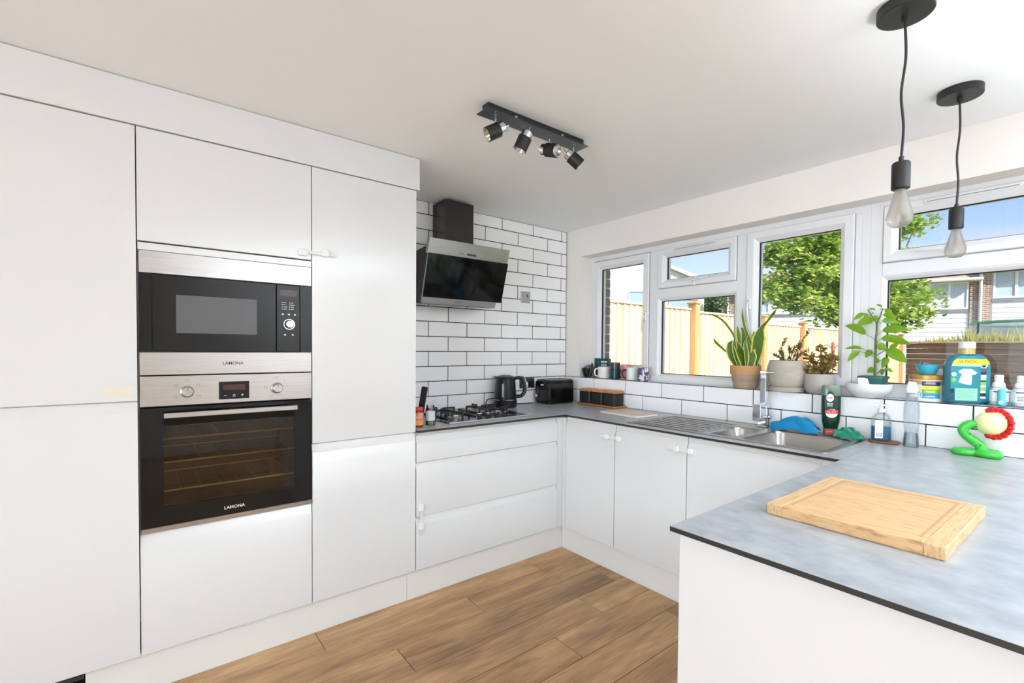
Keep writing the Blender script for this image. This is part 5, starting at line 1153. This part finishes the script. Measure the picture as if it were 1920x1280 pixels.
FPS = [(.36, 2.325, 1.795, 'nearest pale wooden fence panel, seen through the left casement and middle pane'), (2.43, 4.095, 1.770, 'second pale wooden fence panel from the house, right of the first orange post'), (4.205, 5.47, 1.700, 'third, shorter pale wooden fence panel, behind the snake plant'), (5.585, 7.31, 1.700, 'fourth pale wooden fence panel, behind the jade plant'), (7.43, 9.19, 1.66, 'fifth pale wooden fence panel, behind the leafy chilli plant'), (9.31, 11.08, 1.62, 'last pale wooden fence panel, meeting the dark sleeper wall')]
for p in FPS: fence_run(p[0] + .005, p[1] - .016, *p[2:])
for y, z, lab in ((2.377, 1.875, 'first orange-brown fence post from the house'), (4.15, 1.808, 'second fence post, just right of the mullion above the snake plant'), (5.527, 1.769, 'third fence post, above the rosemary pot'), (7.37, 1.757, 'fourth fence post, at the right edge of the tree window'), (9.25, 1.74, 'fifth fence post, behind the chilli plant leaves'), (11.13, 1.72, 'last fence post at the corner of the dark sleeper wall')):
    t = thing('fence_post', lab, 'fence post', (FX + .02, y, -.15), group='garden fence posts')
    build(G().box(FX - .03, FX + .07, y - .048, y + .048, -.15, z - .03, .004), 'post', FENP, t, flat=True)
    g = G().box(FX - .042, FX + .082, y - .06, y + .06, z - .03, z - .012, .003); a = len(g.v)
    g.add([(FX - .035, y - .053, z - .012), (FX + .075, y - .053, z - .012), (FX + .075, y + .053, z - .012), (FX - .035, y + .053, z - .012), (FX + .02, y, z + .012)], [(0, 1, 4), (1, 2, 4), (2, 3, 4), (3, 0, 4)])
    build(g, 'post_cap', FENP, t, flat=True)
# dark sleeper wall along the back of the garden
SLP = mat('sleeper_brown', (112, 88, 74), .85, var=((78, 62, 54), 3, (.6, 6, 8), 5, .35, .65), rnd=.22)
rw = thing('retaining_wall', 'dark brown horizontal timber sleeper wall across the back of the garden', 'garden wall', (3.4, 11.3, -.15))
for i in range(14):
    z0 = -.15 + i * .118; dx = random.uniform(-.012, .012)
    for k in range(3): build(G().box(-.2 + k * 2.4, -.2 + (k + 1) * 2.4 - .012, 11.25 + dx, 11.42, z0, z0 + .112, .006), 'sleeper', SLP, rw, flat=True)
build(G().box(-.25, 7.0, 11.22, 11.46, 1.502, 1.535, .006), 'coping_board', mat('coping_tan', (170, 138, 116), .85), rw, flat=True)
# yellow-green tufts growing along the wall
TUF = leafmat('tuft_leaf', (186, 190, 84), (212, 208, 124), rough=.7); rr = random.Random(31)
for q, (x, h) in enumerate(((.18, .14), (.42, .18), (.62, .20), (.82, .40), (1.0, .22), (1.16, .34), (1.36, .18), (1.60, .36), (1.85, .2), (2.1, .26))):
    g = G()
    for k in range(46):
        b = Vector((x + rr.gauss(0, .09), 11.62 + rr.gauss(0, .04), 1.35)); tpp = b + Vector((rr.gauss(0, .06), rr.gauss(0, .05), .17 + h * rr.uniform(.25, 1))); s_ = Vector((rr.choice((-1, 1)) * .013, .004, 0)); a = len(g.v)
        m = b.lerp(tpp, .6); g.v += [tuple(b - s_ * .5), tuple(b + s_ * .5), tuple(m + s_), tuple(tpp), tuple(m - s_)]; g.f.append((a, a + 1, a + 2, a + 3, a + 4))
    o = solo(g, 'plant_tuft', TUF, ('first', 'second', 'third', 'fourth, tallest', 'fifth', 'sixth', 'seventh', 'eighth', 'ninth', 'tenth')[q] + ' yellow-green plant tuft from the left along the sleeper wall top', 'plant', group='tufts along the sleeper wall', flat=True, solid=False)
# trampoline
tm = thing('trampoline', 'round trampoline with grey safety net and green top rim beyond the sleeper wall', 'trampoline', (2.25, 14.4, -.15))
tcx, tcy, trr = 2.25, 14.4, 1.8
circ = [(tcx + trr * math.cos(2 * PI * i / 40), tcy + trr * math.sin(2 * PI * i / 40), 2.03) for i in range(41)]
build(G().tube(circ, .035, 8), 'top_rim', mat('rim_green', (84, 176, 146), .5), tm)
build(G().lathe([(trr, .75), (trr, 2.0)], 40, (tcx, tcy, 0)), 'safety_net', glass('net_grey', (.7, .72, .74), 0.0, .5, dens=.62, body=(150, 152, 156)), tm, solid=False)
build(G().lathe([(0, .72), (trr, .72), (trr, .76), (0, .76)], 40, (tcx, tcy, 0)), 'jump_mat', BLK_PLASTIC, tm)
for k in range(8): a = 2 * PI * k / 8 + .55; build(G().cyl(.022, -.15, 2.05, 8, (tcx + (trr + .02) * math.cos(a), tcy + (trr + .02) * math.sin(a), 0)), 'pole', BLK_METAL, tm)
# bird feeder on a hooked pole
bf = thing('bird_feeder', 'slim red tube bird feeder on a two-armed pole in front of the fence', 'bird feeder', (.16, 5.5, -.15))
build(G().cyl(.006, -.15, 1.20, 8, (.16, 5.5, 0)), 'pole', mat('feeder_pole', (90, 74, 66), .6), bf)
build(G().lathe([(0, 1.20), (.020, 1.20), (.024, 1.215), (.024, 1.42), (.016, 1.44), (0, 1.452)], 16, (.16, 5.5, 0)), 'feeder_tube', mat('feeder_red', (168, 96, 78), .5), bf)
for s_ in (-1, 1): build(G().tube(bez([(.16 + s_ * .01, 5.5, 1.33), (.16 + s_ * .06, 5.5, 1.395), (.16 + s_ * .12, 5.5, 1.385), (.16 + s_ * .17, 5.5, 1.33)], 5), .005, 6), 'hook_arm', mat('feeder_pole', (90, 74, 66), .6), bf)

# ------------------------------------------------------------------ tree
def at(u, v, d):
    return cam.location + d * (FW + RT * ((u - 954.3) / 883.93) - UP * ((v - 674.4) / 883.93))
MAP = bpy.data.materials.new('maple_leaf'); MAP.use_nodes = True
def _mk():
    t = MAP.node_tree; p = t.nodes['Principled BSDF']; p.inputs['Roughness'].default_value = .55
    tcn = t.nodes.new('ShaderNodeTexCoord'); n = t.nodes.new('ShaderNodeTexNoise'); n.inputs['Scale'].default_value = 2.6; n.inputs['Detail'].default_value = 6; t.links.new(tcn.outputs['Object'], n.inputs[0])
    r = t.nodes.new('ShaderNodeValToRGB'); e = r.color_ramp.elements; e[0].position = .36; e[0].color = lin((98, 140, 52)) + (1,); e[1].position = .66; e[1].color = lin((212, 228, 124)) + (1,); t.links.new(n.outputs['Fac'], r.inputs[0])
    t.links.new(r.outputs[0], p.inputs['Base Color']); tl = t.nodes.new('ShaderNodeBsdfTranslucent'); t.links.new(r.outputs[0], tl.inputs[0]); ms = t.nodes.new('ShaderNodeMixShader'); ms.inputs[0].default_value = .45
    t.links.new(p.outputs[0], ms.inputs[1]); t.links.new(tl.outputs[0], ms.inputs[2]); t.links.new(ms.outputs[0], t.nodes['Material Output'].inputs[0])
_mk()
BARK = mat('tree_bark', (104, 88, 74), .9, bump=(40, .6))
def tree(name, label, base, blobs, n_leaf, size, seed, leaf_m=MAP):
    rr = random.Random(seed); t = thing(name, label, 'tree', base)
    base = Vector(base); top = sum((b for b, r in blobs), Vector()) / len(blobs); fork = base.lerp(Vector((base.x, base.y, top.z)), .55)
    build(G().tube([base, base.lerp(fork, .5) + Vector((.04, .02, 0)), fork, Vector((base.x, base.y, top.z + .5))], [.13, .11, .09, .04], 10), 'trunk', BARK, t)
    g = G()
    for b, r in blobs:
        m = fork.lerp(b, .5) + Vector((rr.uniform(-.2, .2), rr.uniform(-.2, .2), .1)); g.tube([fork + Vector((0, 0, rr.uniform(-.1, .5))), m, b], [.05, .03, .012], 6)
    build(g, 'branches', BARK, t, kind='stuff')
    f = G(); tot = sum(r * r for b, r in blobs)
    for b, r in blobs:
        nc = max(6, int(r * r * 60)); cl = []
        for _ in range(nc):
            d = Vector((rr.gauss(0, 1), rr.gauss(0, 1), rr.gauss(0, 1))).normalized() * r * rr.uniform(.45, 1.05); d.z *= .9; cl.append(b + d)
        for k in range(int(n_leaf * r * r / tot)):
            c = rr.choice(cl) + Vector((rr.gauss(0, .17), rr.gauss(0, .17), rr.gauss(0, .085)))
            nrm = Vector((rr.gauss(0, .55), rr.gauss(0, .55), 1)).normalized(); ax = nrm.orthogonal().normalized(); ax = (Matrix.Rotation(rr.uniform(0, 6.28), 3, nrm) @ ax); ay = nrm.cross(ax); s_ = size * rr.uniform(.7, 1.25); a = len(f.v)
            dz = nrm * s_ * -.14
            f.v += [tuple(c - ay * s_), tuple(c + ax * s_ * .72 + dz - ay * s_ * .1), tuple(c + ay * s_), tuple(c - ax * s_ * .72 + dz - ay * s_ * .1)]
            f.f += [(a, a + 1, a + 2), (a, a + 2, a + 3)]
    build(f, 'foliage', leaf_m, t, flat=True, kind='stuff', solid=False)
BL = [(1485, 505, 55, 11), (1530, 450, 60, 11), (1560, 520, 62, 11.3), (1500, 560, 42, 10.8), (1600, 440, 60, 11.5), (1632, 500, 58, 11.5), (1655, 570, 45, 11.5), (1695, 545, 36, 11.6), (1722, 578, 20, 11.6), (1735, 560, 16, 11.6), (1680, 420, 42, 11.7), (1715, 425, 20, 11.7), (1590, 575, 40, 11.2), (1540, 590, 30, 11), (1450, 545, 30, 10.8), (1465, 470, 32, 11), (1570, 390, 50, 11.3), (1630, 395, 55, 11.5), (1690, 605, 20, 11.6), (1665, 480, 38, 11.6)]
tree('maple_tree', 'broad sunlit green maple tree beyond the fence', at(1600, 760, 11.4).to_2d().to_3d() + Vector((0, 0, -.15)), [(at(u, v, d), r / 883.93 * d * .92) for u, v, r, d in BL], 15000, .075, 5)
SHR = leafmat('shrub_leaf', (82, 112, 66), (120, 146, 92), rough=.7)
tree('garden_shrub', 'dark green shrub showing over the fence beside the brick pier', at(1335, 760, 15.0).to_2d().to_3d() + Vector((0, 0, -.15)), [(at(1330, 575, 15), .34), (at(1345, 590, 15), .34), (at(1318, 590, 15.2), .3), (at(1340, 562, 15), .22)], 2600, .05, 8, SHR)

# ------------------------------------------------------------------ terrace of white houses with brick piers
def brick_mat():
    m = bpy.data.materials.new('terrace_brick'); m.use_nodes = True; t = m.node_tree; p = t.nodes['Principled BSDF']; p.inputs['Roughness'].default_value = .9
    tcn = t.nodes.new('ShaderNodeTexCoord'); mpn = t.nodes.new('ShaderNodeMapping'); mpn.inputs['Rotation'].default_value = (PI / 2, 0, 0); t.links.new(tcn.outputs['Object'], mpn.inputs[0])
    b = t.nodes.new('ShaderNodeTexBrick'); b.inputs['Scale'].default_value = 1; b.inputs['Brick Width'].default_value = .225; b.inputs['Row Height'].default_value = .075; b.inputs['Mortar Size'].default_value = .009
    b.inputs['Color1'].default_value = lin((112, 84, 76)) + (1,); b.inputs['Color2'].default_value = lin((148, 116, 102)) + (1,); b.inputs['Mortar'].default_value = lin((200, 190, 180)) + (1,); t.links.new(mpn.outputs[0], b.inputs[0]); t.links.new(b.outputs[0], p.inputs['Base Color']); return m
TB = brick_mat()
REND = mat('white_render', (238, 238, 238), .85); CLAD = mat('white_cladding', (236, 237, 240), .7); ROOF = mat('roof_tile', (190, 160, 142), .85, var=((166, 134, 118), 3, (1, 5, 1), 4, .4, .65))
FLASH = mat('lead_band', (112, 114, 122), .7); HG = mat('house_glass', (170, 186, 196), .15); CURT = mat('net_curtain', (206, 216, 226), .8, var=((178, 190, 206), 3, (14, 1, .2), 2, .4, .6))
HRZ = math.atan2(.356, .934); HO = Vector((-.44, 22.34, -.15))
def hwin(t, x0, x1, z0, z1, split=None, vent=False, curtain=True):
    f = build(G().ring(x0, x1, z0, z1, [(0, .02), (0, -.05), (.06, -.05), (.06, .02)]), 'window', UPVC, t, flat=True)
    xs = [x0 + .06] + ([split - .04, split + .04] if split else []) + [x1 - .06]
    if split: build(G().box(split - .04, split + .04, -.05, .02, z0 + .06, z1 - .06), 'mullion', UPVC, f, flat=True)
    for a, b in zip(xs[0::2], xs[1::2]):
        build(G().box(a, b, -.012, -.004, z0 + .06, z1 - .06), 'pane', CURT if curtain else HG, f, flat=True)
        if vent: build(G().box(a, b, -.045, 0, z0 + (z1 - z0) * .58, z0 + (z1 - z0) * .58 + .09), 'transom', UPVC, f, flat=True); vent = False
def terrace(k, label, dz=0.0, ridge=6.18, end_pier=False):
    W = 8.7; t = thing('terraced_house', label, 'house', tuple(HO + Vector((.934, .356, 0)) * (k * W) + Vector((0, 0, dz))), HRZ, group='terrace of white houses', local=True)
    build(G().box(.32, W - .28, 0, 6, 0, 4.62), 'wall', REND, t, flat=True)
    build(G().box(0.0, .31, -.08, 6, 0, 4.60), 'brick_pier', TB, t, flat=True)
    build(G().box(W - .28, W, -.08, 6, 0, 4.60), 'brick_pier', TB, t, flat=True)
    g = G()
    for j in range(17): g.prism([(0, .25 + j * .18), (-.035, .25 + j * .18), (-.012, .425 + j * .18), (0, .425 + j * .18)], .36, W - .30, 'x')
    build(g, 'cladding', CLAD, t, flat=True, kind='stuff')
    build(G().box(.33, W - .29, -.06, 0, 3.34, 3.45), 'lead_band', FLASH, t, flat=True)
    hwin(t, .36, 1.72, 3.48, 4.50, .98, False, False); hwin(t, W - 1.50, W - .31, 3.46, 4.50, W - .87, True, True); hwin(t, 3.6, 5.2, 3.48, 4.50, 4.4, True, True)
    build(G().prism([(-.35, 4.60), (3.2, ridge), (6.4, 4.60), (6.4, 4.48), (3.2, ridge - .12), (-.35, 4.48)], 0.0, W, 'x'), 'roof', ROOF, t, flat=True)
    build(G().box(0, W, -.10, 0, 4.50, 4.64), 'fascia', UPVC, t, flat=True)
    build(G().tube([(0, -.40, 4.56), (W, -.40, 4.56)], .055, 8), 'gutter', UPVC, t)
    if end_pier: build(G().box(-.32, 0, -.08, 6, 0, 4.60), 'brick_pier', TB, t, flat=True)
    build(G().tube([(.0, -.36, 4.54), (.0, -.15, 4.40), (.0, -.15, 0)], .05, 8), 'downpipe', UPVC, t)
terrace(0, 'white clad house at right with brick pier and downpipe, beyond the trampoline')
terrace(-1, 'white clad terraced house behind the maple tree, net curtains at its right window', -.35, 5.72, True)
# rendered gable house beyond the fence at left
A_ = Vector((-6.47, 8.25, -.15)); nb = thing('rendered_house', 'bright white rendered gable house beyond the nearest fence panels', 'house', tuple(A_), math.atan2(.784, .621), local=True)
build(G().prism([(-4.5, 0), (2.77, 0), (2.77, 3.42), (-.9, 4.9), (-4.5, 3.42)], 0, 6, 'y'), 'wall', REND, nb, flat=True)
build(G().prism([(2.95, 3.36), (2.95, 3.46), (-.9, 5.02), (-4.7, 3.46), (-4.7, 3.36), (-.9, 4.90)], -.15, 6.1, 'y'), 'roof', mat('pale_roof', (206, 198, 192), .8), nb, flat=True)
for x0, x1, z0, z1 in ((.52, 1.12, 2.80, 3.20), (1.72, 2.62, 2.62, 2.98)):
    f = build(G().ring(x0, x1, z0, z1, [(0, .02), (0, -.03), (.04, -.03), (.04, .02)]), 'window', mat('frame_grey', (176, 184, 188), .5), nb, flat=True)
    build(G().box(x0 + .04, x1 - .04, -.01, 0, z0 + .04, z1 - .04), 'pane', mat('far_glass', (150, 168, 176), .2), f, flat=True)
